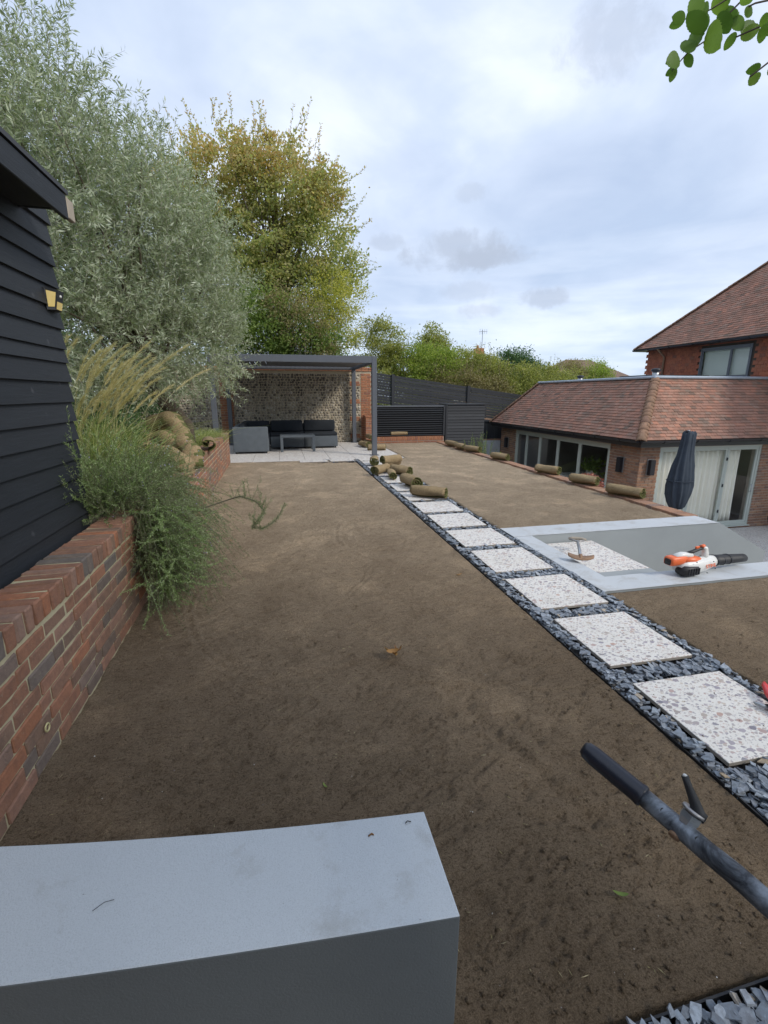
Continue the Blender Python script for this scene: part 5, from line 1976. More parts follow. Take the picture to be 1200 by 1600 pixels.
loft([(-.365, 0, .16, .03, .03, .5), (-.355, 0, .16, .036, .036, .5), (-.35, 0, .16, .038, .038, .5)], 'rubber_black', 'battery_latch', bl)
loft([(-.30, 0, .205, .03, .02, .8), (-.22, 0, .215, .034, .028, .8), (-.13, 0, .20, .03, .025, .8)], 'white_plastic', 'battery_housing', bl)
loft([(-.22, 0, .155, .048, .04, .8), (-.12, 0, .15, .06, .045, .8), (-.04, 0, .135, .045, .035, .8)], 'orange_plastic', 'side_cover', bl)
ob('handle', MB().tube([(-.17, 0, .215), (-.11, 0, .235), (-.05, 0, .255), (-.015, 0, .262)], [.02, .018, .018, .02], 10).mesh('handle', 'rubber_black', True), bl, local=True)
ob('trigger', boxmesh('trigger', 'orange_plastic', -.09, -.05, -.008, .008, .262, .285, b=.003), bl, local=True)
ob('handle_bracket', MB().tube([(-.02, 0, .27), (.01, 0, .255), (.02, 0, .20), (.01, 0, .14)], [.022, .025, .03, .035], 10).mesh('handle_bracket', 'white_plastic', True), bl, local=True)
ob('handle_end', MB().tube([(-.03, 0, .275), (.0, 0, .285)], [.02, .016], 10).mesh('handle_end', 'orange_plastic', True), bl, local=True)
for q in range(5):
    ob('intake_slot', boxmesh('intake_slot', 'dark_metal', -.235 + q * .026, -.225 + q * .026, -.104, -.098, .03, .10, b=.001), bl, local=True)
for (x_, z_) in ((-.15, .155), (.03, .14), (.06, .06), (-.02, .025)):
    ob('screw', MB().tube([(x_, -.082, z_), (x_, -.088, z_)], .005, 8).mesh('screw', 'dark_metal', True), bl, local=True)
ob('seam', MB().tube([(-.26, 0, .146), (-.20, -.0, .166), (-.10, 0, .171), (.0, 0, .173), (.08, 0, .171), (.128, 0, .161)], .0035, 5).mesh('seam', 'dark_metal', True), bl, local=True)
ob('collar', MB().tube([(.118, 0, .104), (.134, 0, .105)], .061, 18).mesh('collar', 'dark_metal', True), bl, local=True)
tcv = bpy.data.curves.new('maker_text', 'FONT'); tcv.body = 'STIHL'; tcv.size = .052; tcv.extrude = .0015; tcv.shear = .2
to = bpy.data.objects.new('tmp', tcv)
sc.collection.objects.link(to)
bpy.context.view_layer.update()
tme = bpy.data.meshes.new_from_object(to.evaluated_get(bpy.context.evaluated_depsgraph_get()))
bpy.data.objects.remove(to)
tme.materials.clear(); tme.materials.append(MATS['orange_plastic'])
ob('maker_name', tme, bl, (-.045, -.088, .075), (R(80), 0, R(8)), local=True)

# ------------------------------------------------------------------ half moon edging tool
tl_ = thing('edging_iron', 'half moon edging iron with T handle lying across the grey wall and landing slab', 'tool', (2.72, 3.66, .05), (0, 0, R(-32)))
pts_ = [(0, 0, .0), (0, .25, .005), (0, .62, -.02)]
ob('shaft', MB().tube(pts_, [.016, .015, .015], 10).mesh('shaft', 'galvanised', True), tl_, local=True)
V = []
nb = 13
for k in range(nb):
    a_ = math.pi * k / (nb - 1)
    V.append((.115 * math.cos(a_), -.06 * math.sin(a_) * 1.0, .018 * abs(math.cos(a_)) ** 2))
for k in range(nb):
    a_ = math.pi * k / (nb - 1)
    V.append((.115 * math.cos(a_), .035, .022 * abs(math.cos(a_)) ** 2 + .012))
F = [(k, k + 1, nb + k + 1, nb + k) for k in range(nb - 1)]
bo = ob('blade', MB().add(V, F).mesh('blade', 'rusty_steel', True), tl_, (0, 0, -.004), local=True)
bo.modifiers.new('t', 'SOLIDIFY').thickness = .006
ob('socket', MB().tube([(0, -.02, .004), (0, .06, .004)], [.012, .022], 10).mesh('socket', 'rusty_steel', True), tl_, local=True)
ob('grip', MB().tube([(-.085, .66, -.01), (-.05, .68, -.008), (0, .685, -.008), (.05, .68, -.008), (.085, .66, -.01)], [.014, .018, .018, .018, .014], 10).mesh('grip', 'pale_wood', True), tl_, local=True)
ob('grip_fork', MB().tube([(-.075, .66, -.015), (0, .60, -.02), (.075, .66, -.015)], .011, 8).mesh('grip_fork', 'tool_steel', True), tl_, local=True)

# ------------------------------------------------------------------ machine handle bar close to the camera
hb = thing('machine_handle', 'worn black steel handle bar with rubber grip and clamp lever in the right foreground', 'handle', at(1200, 1408, .66))
O = Vector(WL[hb.name])


def hpt(px, py, d):
    return at(px, py, d) - O


G0, G1 = hpt(914, 1170, .95), hpt(1004, 1244, .872)
P_end = hpt(1200, 1412, .655)
ax_ = (G1 - G0).normalized()
ob('grip', MB().tube([G0 - ax_ * .004, G0 + ax_ * .004, G0 + ax_ * .02, G1 - ax_ * .01, G1 - ax_ * .002, G1 + ax_ * .003], [.012, .0175, .0195, .0195, .021, .0185], 20).mesh('grip', 'grip_rubber', True), hb, local=True)
B1 = G1.lerp(P_end, .5)
endp = P_end + (P_end - G1) * .25
low = Vector((endp.x + .30, endp.y - .22, endp.z - .25)); low2 = Vector((low.x + .12, low.y - .20, -O.z + .0))
barpts = [G1 + ax_ * .001, G1.lerp(P_end, .2), G1.lerp(P_end, .4), G1.lerp(P_end, .6), G1.lerp(P_end, .8) + Vector((0, 0, .002)), P_end, endp, low, low2]
ob('bar', MB().tube(barpts, .0168, 20).mesh('bar', 'worn_pipe', True), hb, local=True)
cd = (Vector((0, 0, EYE)) - O - B1).normalized()


def on_bar(t_, px_off, r_=.0168):
    """a point of the bar surface, turned towards the viewer and shifted sideways"""
    c = G1.lerp(P_end, t_)
    sd2 = ax_.cross(cd).normalized()
    return c + (cd * math.cos(px_off) + sd2 * math.sin(px_off)) * r_, (cd * math.cos(px_off) + sd2 * math.sin(px_off))


for t_, po in ((.20, .25), (.50, .30)):
    p, nn_ = on_bar(t_, -po)
    ob('bolt_hole', MB().tube([p - nn_ * .004, p + nn_ * .0009], .0044, 12).mesh('bolt_hole', 'dark_gap', True), hb, local=True)
p, nn_ = on_bar(.36, 1.2)
ob('bolt', MB().tube([p - nn_ * .002, p + nn_ * .003, p + nn_ * .0045], [.0095, .0095, .005], 12).mesh('bolt', 'rusty_steel', True), hb, local=True)
pc, nc = on_bar(.38, -1.35)
ob('clamp_block', MB().tube([pc - nc * .004, pc + nc * .006, pc + nc * .016, pc + nc * .018], [.013, .0165, .0165, .012], 6).mesh('clamp_block', 'galvanised'), hb, local=True)
ob('clamp_washer', MB().tube([pc + nc * .019, pc + nc * .024], [.019, .018], 18).mesh('clamp_washer', 'tool_steel', True), hb, local=True)
L0 = pc + nc * .022 + ax_ * .006
Lt = hpt(1070, 1212, .80)
lvp = [L0 + ax_ * .012, L0, L0.lerp(Lt, .35) + ax_ * .002, L0.lerp(Lt, .7), Lt]
ob('clamp_lever', MB().tube(lvp, [.008, .0115, .0085, .0062, .0058], 10).mesh('clamp_lever', 'rubber_black', True), hb, local=True)
ob('lever_tip', MB().tube([Lt, Lt + (Lt - L0).normalized() * .003], [.0045, .002], 8).mesh('lever_tip', 'white_plastic', True), hb, local=True)

# ------------------------------------------------------------------ secateurs at the right edge
sx_ = thing('secateurs', 'garden secateurs with a red handle lying on the nearest slab at the right edge', 'secateurs', (2.34, 1.62, .028))


def sp_(px, py, z_):
    r_ = cam_ray(px, py)
    return Vector((0, 0, EYE)) + r_ * ((z_ - EYE) / r_.z) - Vector((2.34, 1.62, .028))


ob('handle', MB().tube([sp_(1232, 1128, .05), sp_(1215, 1105, .06), sp_(1201, 1085, .065), sp_(1195, 1071, .065), sp_(1194, 1066, .062)], [.010, .015, .017, .014, .006], 12).mesh('handle', 'red_plastic', True), sx_, local=True)
ob('handle', MB().tube([sp_(1196, 1102, .045), sp_(1215, 1106, .045), sp_(1245, 1118, .045)], [.008, .013, .014], 12).mesh('handle', 'rubber_black', True), sx_, local=True)
ob('blade', MB().tube([sp_(1177, 1097, .040), sp_(1181, 1099, .042), sp_(1190, 1102, .044), sp_(1199, 1106, .044)], [.003, .009, .010, .007], 10).mesh('blade', 'galvanised', True), sx_, local=True)
ob('pivot_bolt', MB().tube([sp_(1204, 1104, .052), sp_(1204, 1104, .064)], .010, 10).mesh('pivot_bolt', 'tool_steel', True), sx_, local=True)


# ------------------------------------------------------------------ fallen leaves, crumbs
def soil_z(x, y_):
    return float(soil_h(np.array([x]), np.array([y_]))[0])


def leaf_mesh(L, W, m, curl=.2, serr=0.0, n=7, fold=.15, rr=random):
    V = []; F = []
    for j in range(n + 1):
        t_ = j / n
        w = W * 1.02 * (t_ + .012) ** .62 * max(0, 1 - t_) ** .72 * (1 + serr * (1 if j % 2 else -1))
        z_ = curl * L * (t_ - .5) ** 2
        V += [(-w, t_ * L, z_ + fold * w), (0, t_ * L, z_), (w, t_ * L, z_ + fold * w)]
    for j in range(n):
        a = j * 3
        F += [(a, a + 1, a + 4, a + 3), (a + 1, a + 2, a + 5, a + 4)]
    return V, F


dl = thing('dead_leaves', 'curled clump of dry brown leaves on the bare soil in the middle', 'leaves', (.61, 2.42, soil_z(.61, 2.42) + .012))
for k, (rz, ry, L_, lift) in enumerate(((R(75), .5, .075, .02), (R(95), -.6, .07, .03), (R(150), .3, .06, .01), (R(190), .9, .055, .015), (R(-60), -.5, .05, .018), (R(20), .7, .045, .03))):
    V, F = leaf_mesh(L_, L_ * .42, 'dead_leaf', 1.2, .05, fold=.8)
    ob('leaf', MB().add(V, F).mesh('leaf', 'dead_leaf', True), dl, (0, 0, lift), (random.uniform(.0, .5), ry, rz), local=True).scale = (1.15, 1.15, 1.15)
for (x, y_, L_, rz, m, lab) in ((.10, 1.55, .030, .5, 'green_leaf', 'small fresh green leaf lying on the soil near the grey wall'), (1.51, 3.64, .07, 1.9, 'dead_leaf', 'yellow brown leaf lying on the soil left of the path edging'), (1.0, .93, .05, 1.2, 'green_leaf', 'dark green scrap of moss on the soil in the foreground'), (-.60, 5.1, .055, 2.2, 'dead_leaf', 'small dry leaf on the soil near the trailing rosemary'), (3.55, 8.2, .06, .4, 'dead_leaf', 'dark dry leaf on the far soil right of the path')):
    V, F = leaf_mesh(L_, L_ * .4, m, .8, .05, fold=.5)
    o_ = ob('fallen_leaf', MB().add(V, F).mesh('fallen_leaf', m, True), None, (x, y_, soil_z(x, y_) + .008), (.1, .2, rz))
    tag(o_, lab, 'leaf')

for (x0, x1, y0, y1, n, smin, smax, lab, m) in ((-1.0, 1.68, .7, 5, 420, .0007, .0026, 'tiny pale stones and chalk crumbs scattered over the left soil', 'terrazzo'), (2.5, 5.0, -.4, 2.9, 160, .0008, .0028, 'tiny pale stones scattered over the soil right of the path', 'terrazzo'), (-1.0, 1.68, .7, 4.5, 9000, .001, .0075, 'small crumbs of earth strewn over the raked left soil', 'soil'), (2.5, 5.0, -.4, 2.9, 4000, .001, .0075, 'small crumbs of earth strewn over the soil right of the path', 'soil')):
    px, py = rng.uniform(x0, x1, n), y0 + (y1 - y0) * rng.random(n) ** 1.6
    if m == 'soil':
        keep = fbm(px, py, 1.7, 3) > rng.uniform(-.25, .3, n)
        px, py = px[keep], py[keep]; n = len(px)
    hz_ = soil_h(px, py) + (.006 if x0 > 2 else 0)
    s = (smin + (smax - smin) * rng.random((n, 1)) ** 4) * rng.uniform(.6, 1.3, (n, 3))
    V, F = blobs(np.stack([px, py, hz_ + s[:, 2] * .3], 1), s, .3)
    o_ = ob('soil_crumbs', mesh_np('soil_crumbs', V, [F], m))
    tag(o_, lab, 'crumbs', kind='stuff')
n = 700
px, py = rng.uniform(1.82, 2.36, n), rng.uniform(1.3, 6.4, n)
on_ = np.array([any(c_ < y__ < d_ for a_, b_, c_, d_ in SLABS) for y__ in py])
px, py = px[on_], py[on_]; n = len(px)
s__ = (.0006 + .003 * rng.random((n, 1)) ** 3) * rng.uniform(.6, 1.3, (n, 3))
V, F = blobs(np.stack([px, py, .0265 + s__[:, 2] * .4], 1), s__, .3)
tag(ob('soil_crumbs', mesh_np('soil_crumbs', V, [F], 'soil')), 'small crumbs of earth spilled on the terrazzo path slabs', 'crumbs', kind='stuff')
n = 260
px, py = rng.uniform(-1.0, 1.65, n), .75 + 3.5 * rng.random(n) ** 1.4
a_ = rng.uniform(0, 6.28, n)
D = np.stack([np.cos(a_), np.sin(a_), rng.uniform(-.1, .25, n)], 1)
V, F = leaves(np.stack([px, py, soil_h(px, py) + .004], 1), unit(D), rng.uniform(.008, .028, n), .0022)
tag(ob('straw_bits', mesh_np('straw_bits', V, [F], 'plume')), 'thin bits of pale straw and root lying on the soil', 'straw', kind='stuff')

# ------------------------------------------------------------------ planting on the raised bed
# olive tree
ol = thing('olive_tree', 'large silvery green olive tree leaning over the raised bed behind the shed', 'tree', (-1.75, 7.5, .6))
OL = [(-2.0, 6.6, 3.1, 1.35, 1.5, 1.35), (-2.6, 6.2, 4.1, 1.15, 1.4, 1.25), (-1.45, 7.2, 2.9, .95, 1.2, 1.15), (-2.9, 5.6, 3.0, 1.3, 1.3, 1.5), (-2.5, 6.0, 2.1, 1.1, 1.2, .8), (-1.22, 7.6, 2.15, .72, .9, .62), (-1.7, 6.8, 3.75, .9, 1.1, .85), (-3.3, 6.2, 4.6, .9, 1.1, .9), (-1.15, 7.6, 2.9, .75, 1.0, .95), (-1.35, 7.3, 3.6, .75, 1.0, .7), (-2.2, 5.6, 3.6, .8, .9, .9), (-1.9, 6.6, 2.2, .9, 1.0, .6), (-1.12, 7.9, 2.35, .62, .8, .6), (-1.5, 7.4, 2.5, .8, .9, .7)]
trunk('bark', ol, [(-1.50, 7.9, .55), (-1.46, 7.8, 1.1), (-1.75, 7.4, 1.6), (-1.9, 7.1, 2.2), (-2.1, 6.8, 2.9)], [.15, .11, .10, .085, .05])
grow_wood('branches', 'bark', ol, (-1.7, 7.4, 1.4), OL, .09, 46)
npt = 6800
P0, O0 = in_lobes(npt, OL, .4)
D0 = unit(O0 * .55 + np.array([0, -.15, .85]) + rng.normal(size=(npt, 3)) * .42)
low_ = P0[:, 2] < 2.2
D0[low_] = unit(O0[low_] * .9 + rng.normal(size=(low_.sum(), 3)) * .5)
shoots(ol, 'crown', 'olive_leaf', P0, D0, rng.uniform(.22, .50, npt), 24, .063, .0135, .35, .12, .85, 'bark_pale', .0022)
# long upright whips on top
wp = np.array([[-2.75, 5.2, 4.75], [-2.6, 5.4, 4.6], [-2.35, 5.4, 4.4], [-2.9, 5.0, 4.6], [-2.15, 5.8, 4.4], [-3.05, 5.3, 4.9], [-2.5, 5.0, 4.4], [-2.0, 5.9, 4.1], [-2.25, 5.2, 4.3], [-2.85, 5.3, 4.9], [-1.9, 5.6, 3.95], [-3.0, 4.9, 4.7]])
top_, _ = shoots(ol, 'top_shoots', 'olive_leaf', wp, unit(np.tile([0, -.05, 1.], (12, 1)) + rng.normal(size=(12, 3)) * .09), np.array([1.15, .8, .6, .8, .55, .7, .5, .5, .7, .9, .45, .7]), 26, .07, .014, .12, 0, .7, 'bark_pale', .004)

top_['kind'] = 'stuff'

# rosemary
ro = thing('rosemary_bush', 'big trailing rosemary bush spilling over the brick wall onto the soil', 'shrub', (-1.35, 4.0, .62))


def rosem(n, base_box, dfun, L, nl, droop, curl, leaf=.022, mat_='rosemary_leaf', bend=.45):
    P0 = np.stack([rng.uniform(*base_box[0], n), rng.uniform(*base_box[1], n), rng.uniform(*base_box[2], n)], 1)
    D0 = unit(dfun(n))
    return shoots(ro, 'foliage', mat_, P0, D0, rng.uniform(L[0], L[1], n), nl, leaf, .0036, bend, droop, .75, 'rosemary_wood', .0022, 9, curl, .05)


rosem(330, ((-1.5, -1.05), (3.55, 4.7), (.62, .85)), lambda n: rng.normal(size=(n, 3)) * .38 + [.10, -.05, .9], (.25, .62), 95, .15, (.05, -.02, -.1))
rosem(430, ((-1.2, -.92), (3.5, 4.5), (.55, .85)), lambda n: rng.normal(size=(n, 3)) * .36 + [.75, -.28, .1], (.25, .62), 95, .75, (-.05, -.1, .05))
rosem(300, ((-1.05, -.90), (3.42, 4.0), (.30, .62)), lambda n: rng.normal(size=(n, 3)) * .38 + [.42, -.25, -.55], (.20, .48), 85, .30, (.05, -.1, .28))
rosem(75, ((-1.35, -1.0), (3.5, 4.0), (.65, .95)), lambda n: rng.normal(size=(n, 3)) * .3 + [-.1, -.6, .6], (.3, .6), 80, .35, (.1, -.1, .35))
rosem(60, ((-1.45, -1.0), (4.5, 5.4), (.62, .85)), lambda n: rng.normal(size=(n, 3)) * .25 + [.1, -.05, 1.0], (.12, .28), 80, .05, (0, 0, 0))
def rosem_tips(n, base_box, dfun, L, droop, curl, bend=.6):
    P0 = np.stack([rng.uniform(*base_box[0], n), rng.uniform(*base_box[1], n), rng.uniform(*base_box[2], n)], 1)
    shoots(ro, 'foliage', 'rosemary_tip', P0, unit(dfun(n)), rng.uniform(L[0], L[1], n), 80, .021, .0046, bend, droop, .7, 'rosemary_tip', .0026, 10, curl, .1)


rosem_tips(60, ((-1.45, -1.0), (3.4, 4.2), (.65, .9)), lambda n: rng.normal(size=(n, 3)) * .35 + [-.05, -.25, .8], (.35, .7), .25, (.05, -.05, .15))
rosem_tips(55, ((-1.1, -.75), (3.25, 3.8), (.45, .8)), lambda n: rng.normal(size=(n, 3)) * .35 + [.6, -.5, 0], (.25, .5), .7, (-.1, -.1, .55))
rosem_tips(45, ((-1.0, -.75), (3.2, 3.6), (.20, .55)), lambda n: rng.normal(size=(n, 3)) * .35 + [.4, -.3, -.5], (.2, .4), .4, (0, -.1, .6))
rosem_tips(14, ((-1.42, -1.3), (3.48, 3.6), (.70, .9)), lambda n: rng.normal(size=(n, 3)) * .2 + [-.1, -.75, .5], (.3, .55), .3, (.1, -.1, .6))
# long wandering stem out over the soil
ws = [at(350, 783, 3.72), at(375, 775, 3.7), at(400, 783, 3.68), at(415, 800, 3.66), at(392, 824, 3.6), at(412, 826, 3.6), at(432, 812, 3.62), at(446, 786, 3.66)]
ws = [at(300, 800, 3.75)] + ws
PLs = [Vector(p) for p in ws]
seg_n = 12
pp = []
for i in range(len(PLs) - 1):
    for k in range(seg_n):
        pp.append(PLs[i].lerp(PLs[i + 1], k / seg_n))
for _ in range(6):
    pp = [pp[0]] + [(pp[i - 1] + pp[i] * 2 + pp[i + 1]) / 4 for i in range(1, len(pp) - 1)] + [pp[-1]]
ob('long_stem', MB().tube(pp, [.006 * (1 - .6 * i / len(pp)) for i in range(len(pp))], 5).mesh('long_stem', 'rosemary_wood', True), ro)
A_ = np.array([p[:] for p in pp])
T_ = unit(np.gradient(A_, axis=0))
rep = 9
Pn = np.repeat(A_[20:], rep, axis=0) + rng.normal(size=((len(A_) - 20) * rep, 3)) * .003
Tn_ = np.repeat(T_[20:], rep, axis=0)
V, F = leaves(Pn, unit(Tn_ * .6 + unit(np.cross(Tn_, rand_dir(len(Pn)))) * .8), rng.uniform(.016, .032, len(Pn)), .0036)
ob('foliage', mesh_np('foliage', V, [F], 'rosemary_leaf'), ro)
n = 22
ip_ = rng.integers(20, len(A_) - 25, n)
shoots(ro, 'foliage', 'rosemary_leaf', A_[ip_], unit(rng.normal(size=(n, 3)) * .4 + [.1, .1, .9]), rng.uniform(.08, .2, n), 36, .02, .0035, .3, 0, .75, 'rosemary_wood', .0015)
# little blue flowers
n = 170
pf = np.stack([rng.uniform(-1.45, -.55, n), rng.uniform(3.35, 4.3, n), rng.uniform(.25, 1.25, n)], 1)
V, F = blobs(pf, np.full((n, 3), .0035), .3)
ob('flowers', mesh_np('flowers', V, [F], 'flower'), ro, kind='stuff')

# ornamental grass
gr_ = thing('ornamental_grass', 'tall fountain grass with buff feathery plumes beside the shed corner', 'grass', (-1.55, 4.55, .62))
n = 900
P0 = np.stack([rng.normal(-1.66, .12, n), rng.normal(4.7, .22, n), np.full(n, .62)], 1)
D0 = unit(rng.normal(size=(n, 3)) * .17 + [.02, -.05, 1.0])
Lg = rng.uniform(.5, 1.25, n)
k = 9
t_ = np.linspace(0, 1, k).reshape(1, k, 1)
PL = P0[:, None] + D0[:, None] * Lg[:, None, None] * t_ + (D0[:, None] * [1, 1, 0] * 1.4 + np.array([.10, 0, -.42])) * Lg[:, None, None] * t_ ** 2.4 * .8
S = unit(np.cross(D0, np.array([0, 0, 1.0]) + rng.normal(size=(n, 3)) * .3))[:, None]
w = .0058 * (1 - t_ ** 2 * .9)
VV = np.stack([PL - S * w, PL + S * w], 2).reshape(-1, 3)
b_ = (np.arange(n) * k * 2).reshape(-1, 1) + (np.arange(k - 1) * 2).reshape(1, -1)
FF = np.stack([b_, b_ + 1, b_ + 3, b_ + 2], -1).reshape(-1, 4)
ob('blades', mesh_np('blades', VV, [FF], 'grass_blade'), gr_)
n = 44
P0 = np.stack([rng.normal(-1.62, .12, n), rng.normal(4.7, .2, n), np.full(n, .7)], 1)
D0 = unit(rng.normal(size=(n, 3)) * .14 + [.02, -.05, 1.0])
Lg = rng.uniform(.95, 1.7, n)
k = 15
t_ = np.linspace(0, 1, k).reshape(1, k, 1)
PL = P0[:, None] + D0[:, None] * Lg[:, None, None] * t_ + np.array([.42, -.05, -.36]) * Lg[:, None, None] * np.maximum(0, t_ - .25) ** 2
V1, F1 = thin_tubes(PL, np.full(n, .0018))
ob('stalks', mesh_np('stalks', V1, [F1], 'plume'), gr_)
per = 260
u = rng.uniform(.70, 1.0, (n, per)); x = u * (k - 1); i0 = np.minimum(x.astype(int), k - 2); f = (x - i0)[..., None]
ar = np.arange(n)[:, None]
Pp = (PL[ar, i0] * (1 - f) + PL[ar, i0 + 1] * f).reshape(-1, 3)
Tt = unit(PL[ar, i0 + 1] - PL[ar, i0]).reshape(-1, 3)
V1, F1 = leaves(Pp, unit(Tt + rng.normal(size=Pp.shape) * .22 + [.12, 0, 0]), rng.uniform(.035, .085, len(Pp)), .0024)
ob('plumes', mesh_np('plumes', V1, [F1], 'plume'), gr_)


def tuft(name, label, cat, x, y_, z_, n, L, m, w=.004, sp=.35, r_=.12, droop=.35, group=None):
    t0 = thing(name, label, cat, (x, y_, z_), group=group)
    P0 = np.stack([rng.normal(x, r_, n), rng.normal(y_, r_, n), np.full(n, z_)], 1)
    D0 = unit(rng.normal(size=(n, 3)) * sp + [0, 0, 1.0])
    Lg = rng.uniform(L * .5, L, n); k = 6
    t_ = np.linspace(0, 1, k).reshape(1, k, 1)
    PL = P0[:, None] + D0[:, None] * Lg[:, None, None] * t_ + (D0[:, None] * [1, 1, 0] - [0, 0, droop]) * Lg[:, None, None] * t_ ** 2.2 * .7
    S = unit(np.cross(D0, rand_dir(n)))[:, None]
    ww = w * (1 - t_ ** 2 * .9)
    VV = np.stack([PL - S * ww, PL + S * ww], 2).reshape(-1, 3)
    b_ = (np.arange(n) * k * 2).reshape(-1, 1) + (np.arange(k - 1) * 2).reshape(1, -1)
    FF = np.stack([b_, b_ + 1, b_ + 3, b_ + 2], -1).reshape(-1, 4)
    ob('blades', mesh_np('blades', VV, [FF], m), t0)
    return t0


tuft('grass_tuft', 'soft low grass tuft on the raised bed beside the olive trunk', 'grass', -1.62, 9.3, .62, 700, .50, 'grass_blade')
tuft('grass_tuft', 'buff and pinkish dry grass tuft behind the turf heap on the bed', 'grass', -1.85, 8.1, .62, 600, .60, 'plume', .003)
tuft('grass_tuft', 'small green tuft at the end of the raised bed next to the patio', 'grass', -1.45, 10.4, .62, 500, .42, 'grass_blade')
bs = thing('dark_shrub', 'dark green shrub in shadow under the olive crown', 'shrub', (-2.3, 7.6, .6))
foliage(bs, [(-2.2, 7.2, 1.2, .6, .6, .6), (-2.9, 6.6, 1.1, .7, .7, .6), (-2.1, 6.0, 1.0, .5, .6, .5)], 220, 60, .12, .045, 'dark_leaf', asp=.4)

# plants by the passage
hbp = thing('herb_clump', 'upright tufty rosemary clump in front of the boarded store', 'plant', (5.75, 13.0, -1.0))
n = 70
P0 = np.stack([rng.normal(5.75, .20, n), rng.normal(13.1, .2, n), np.full(n, -1.0)], 1)
shoots(hbp, 'foliage', 'green_leaf', P0, unit(rng.normal(size=(n, 3)) * .16 + [0, 0, 1]), rng.uniform(.9, 1.45, n), 70, .045, .009, .15, 0, .6, 'twig_green', .004)
ob('planter', boxmesh('planter', 'pot_dark', 5.45, 6.1, 12.75, 13.5, -1.94, -1.0), hbp)
fr_ = thing('fern_plant', 'small bright green leafy plant between two turf rolls at the rim', 'plant', (5.55, 11.2, -1.0))
foliage(fr_, [(5.55, 11.2, -.12, .20, .24, .2)], 40, 26, .05, .05, 'green_leaf')
ob('planter', boxmesh('planter', 'pot_dark', 5.35, 5.8, 10.95, 11.45, -1.94, -.25), fr_)
rp_ = thing('heuchera', 'reddish purple leafy plant below the long window', 'plant', (6.6, 8.9, -1.0))
foliage(rp_, [(6.3, 8.6, -.33, .28, .30, .22)], 60, 26, .05, .06, 'red_leaf', asp=.8)
ob('planter', boxmesh('planter', 'pot_dark', 6.05, 6.6, 8.3, 8.95, -1.94, -.48), rp_)


# ------------------------------------------------------------------ trees beyond
def tree(name, label, cat, base, lobes, ncl, per, spread, size, m, tr=.15, tm='bark', nb_=30, group=None, top=None, **kw):
    t0 = thing(name, label, cat, base, group=group)
    c = np.mean(np.array(lobes)[:, :3], axis=0)
    tp = top or (c[0], c[1], c[2])
    b = Vector(base); tp = Vector(tp)
    trunk(tm, t0, [b, b.lerp(tp, .3) + Vector((.08, 0, 0)), b.lerp(tp, .65), tp], [tr, tr * .75, tr * .5, tr * .2])
    if nb_:
        grow_wood('branches', tm, t0, b.lerp(tp, .25), lobes, tr * .7, nb_)
    foliage(t0, lobes, ncl, per, spread, size, m, **kw)
    return t0


GB = 'trees beyond the garden'
tree('autumn_tree', 'tall airy tree turning yellow brown behind the pergola', 'tree', (.3, 20.5, 0),
     [(-1.5, 20, 9.0, 1.9, 1.6, 1.5), (.9, 20, 8.8, 1.8, 1.7, 1.4), (1.7, 20.3, 7.4, 1.5, 1.6, 1.3), (-.6, 20.4, 7.2, 2.1, 1.8, 1.6), (-3.1, 20.3, 8.3, 1.4, 1.4, 1.4), (0, 20.2, 9.9, 1.5, 1.3, 1.0), (2.1, 19.8, 9.0, .8, 1.0, .6), (1.2, 20, 5.7, 1.3, 1.2, 1.0), (-.8, 20, 5.8, 1.4, 1.4, 1.1), (-2.6, 20.2, 6.6, 1.3, 1.3, 1.2), (2.5, 20, 6.3, .8, .9, .8)],
     700, 90, .24, .12, 'autumn_leaf', .22, 'bark', 90, GB, top=(.2, 20.2, 9.0), shell=.45, asp=.62)
# spiky outline twigs
at_t = bpy.data.objects['autumn_tree']
ntw = 260
L_out = [(-1.5, 20, 9.3, 2.1, 1.5, 1.6), (.9, 20, 9.1, 2.1, 1.5, 1.5), (1.7, 20.3, 7.5, 1.8, 1.5, 1.4), (0, 20.2, 10.0, 1.8, 1.2, 1.1), (-3.1, 20.2, 8.6, 1.5, 1.2, 1.5), (2.4, 20, 6.2, 1.1, 1, 1)]
P0, O0 = in_lobes(ntw, L_out, .75)
shoots(at_t, 'outer_sprays', 'autumn_leaf', P0, unit(O0 + [0, 0, .5] + rng.normal(size=(ntw, 3)) * .25), rng.uniform(.5, 1.1, ntw), 22, .11, .05, .3, 0, .9, 'bark', .008)
tree('silver_birch', 'pale stemmed tree with thin yellow green leaves right of the autumn tree', 'tree', (1.5, 18.6, 0),
     [(2.4, 18.8, 5.2, .9, .8, 1.2), (2.3, 18.6, 3.9, .8, .8, .9), (1.7, 18.6, 4.7, .8, .8, 1.1)], 150, 70, .22, .08, 'yellow_leaf', .07, 'bark_pale', 26, GB)
tree('green_tree', 'bright green bushy tree directly behind the flint wall', 'tree', (-.6, 18.0, 0),
     [(-.6, 18.0, 4.0, 1.2, 1.0, 1.3), (.6, 18.0, 3.6, 1.1, 1.0, 1.1), (-1.6, 18.2, 3.8, 1.0, 1.0, 1.3), (1.5, 18.0, 3.2, .9, .9, .8)], 330, 95, .24, .10, 'green_leaf', .10, 'bark', 30, GB)
tree('russet_tree', 'small russet leaved tree between the green tree and the pergola top', 'tree', (.8, 17.4, 0),
     [(.9, 17.5, 4.0, .9, .6, .8), (1.9, 17.5, 2.9, .6, .5, .5), (.2, 17.6, 4.6, .7, .5, .6)], 120, 60, .2, .075, 'brown_leaf', .05, 'bark_pale', 24, GB)
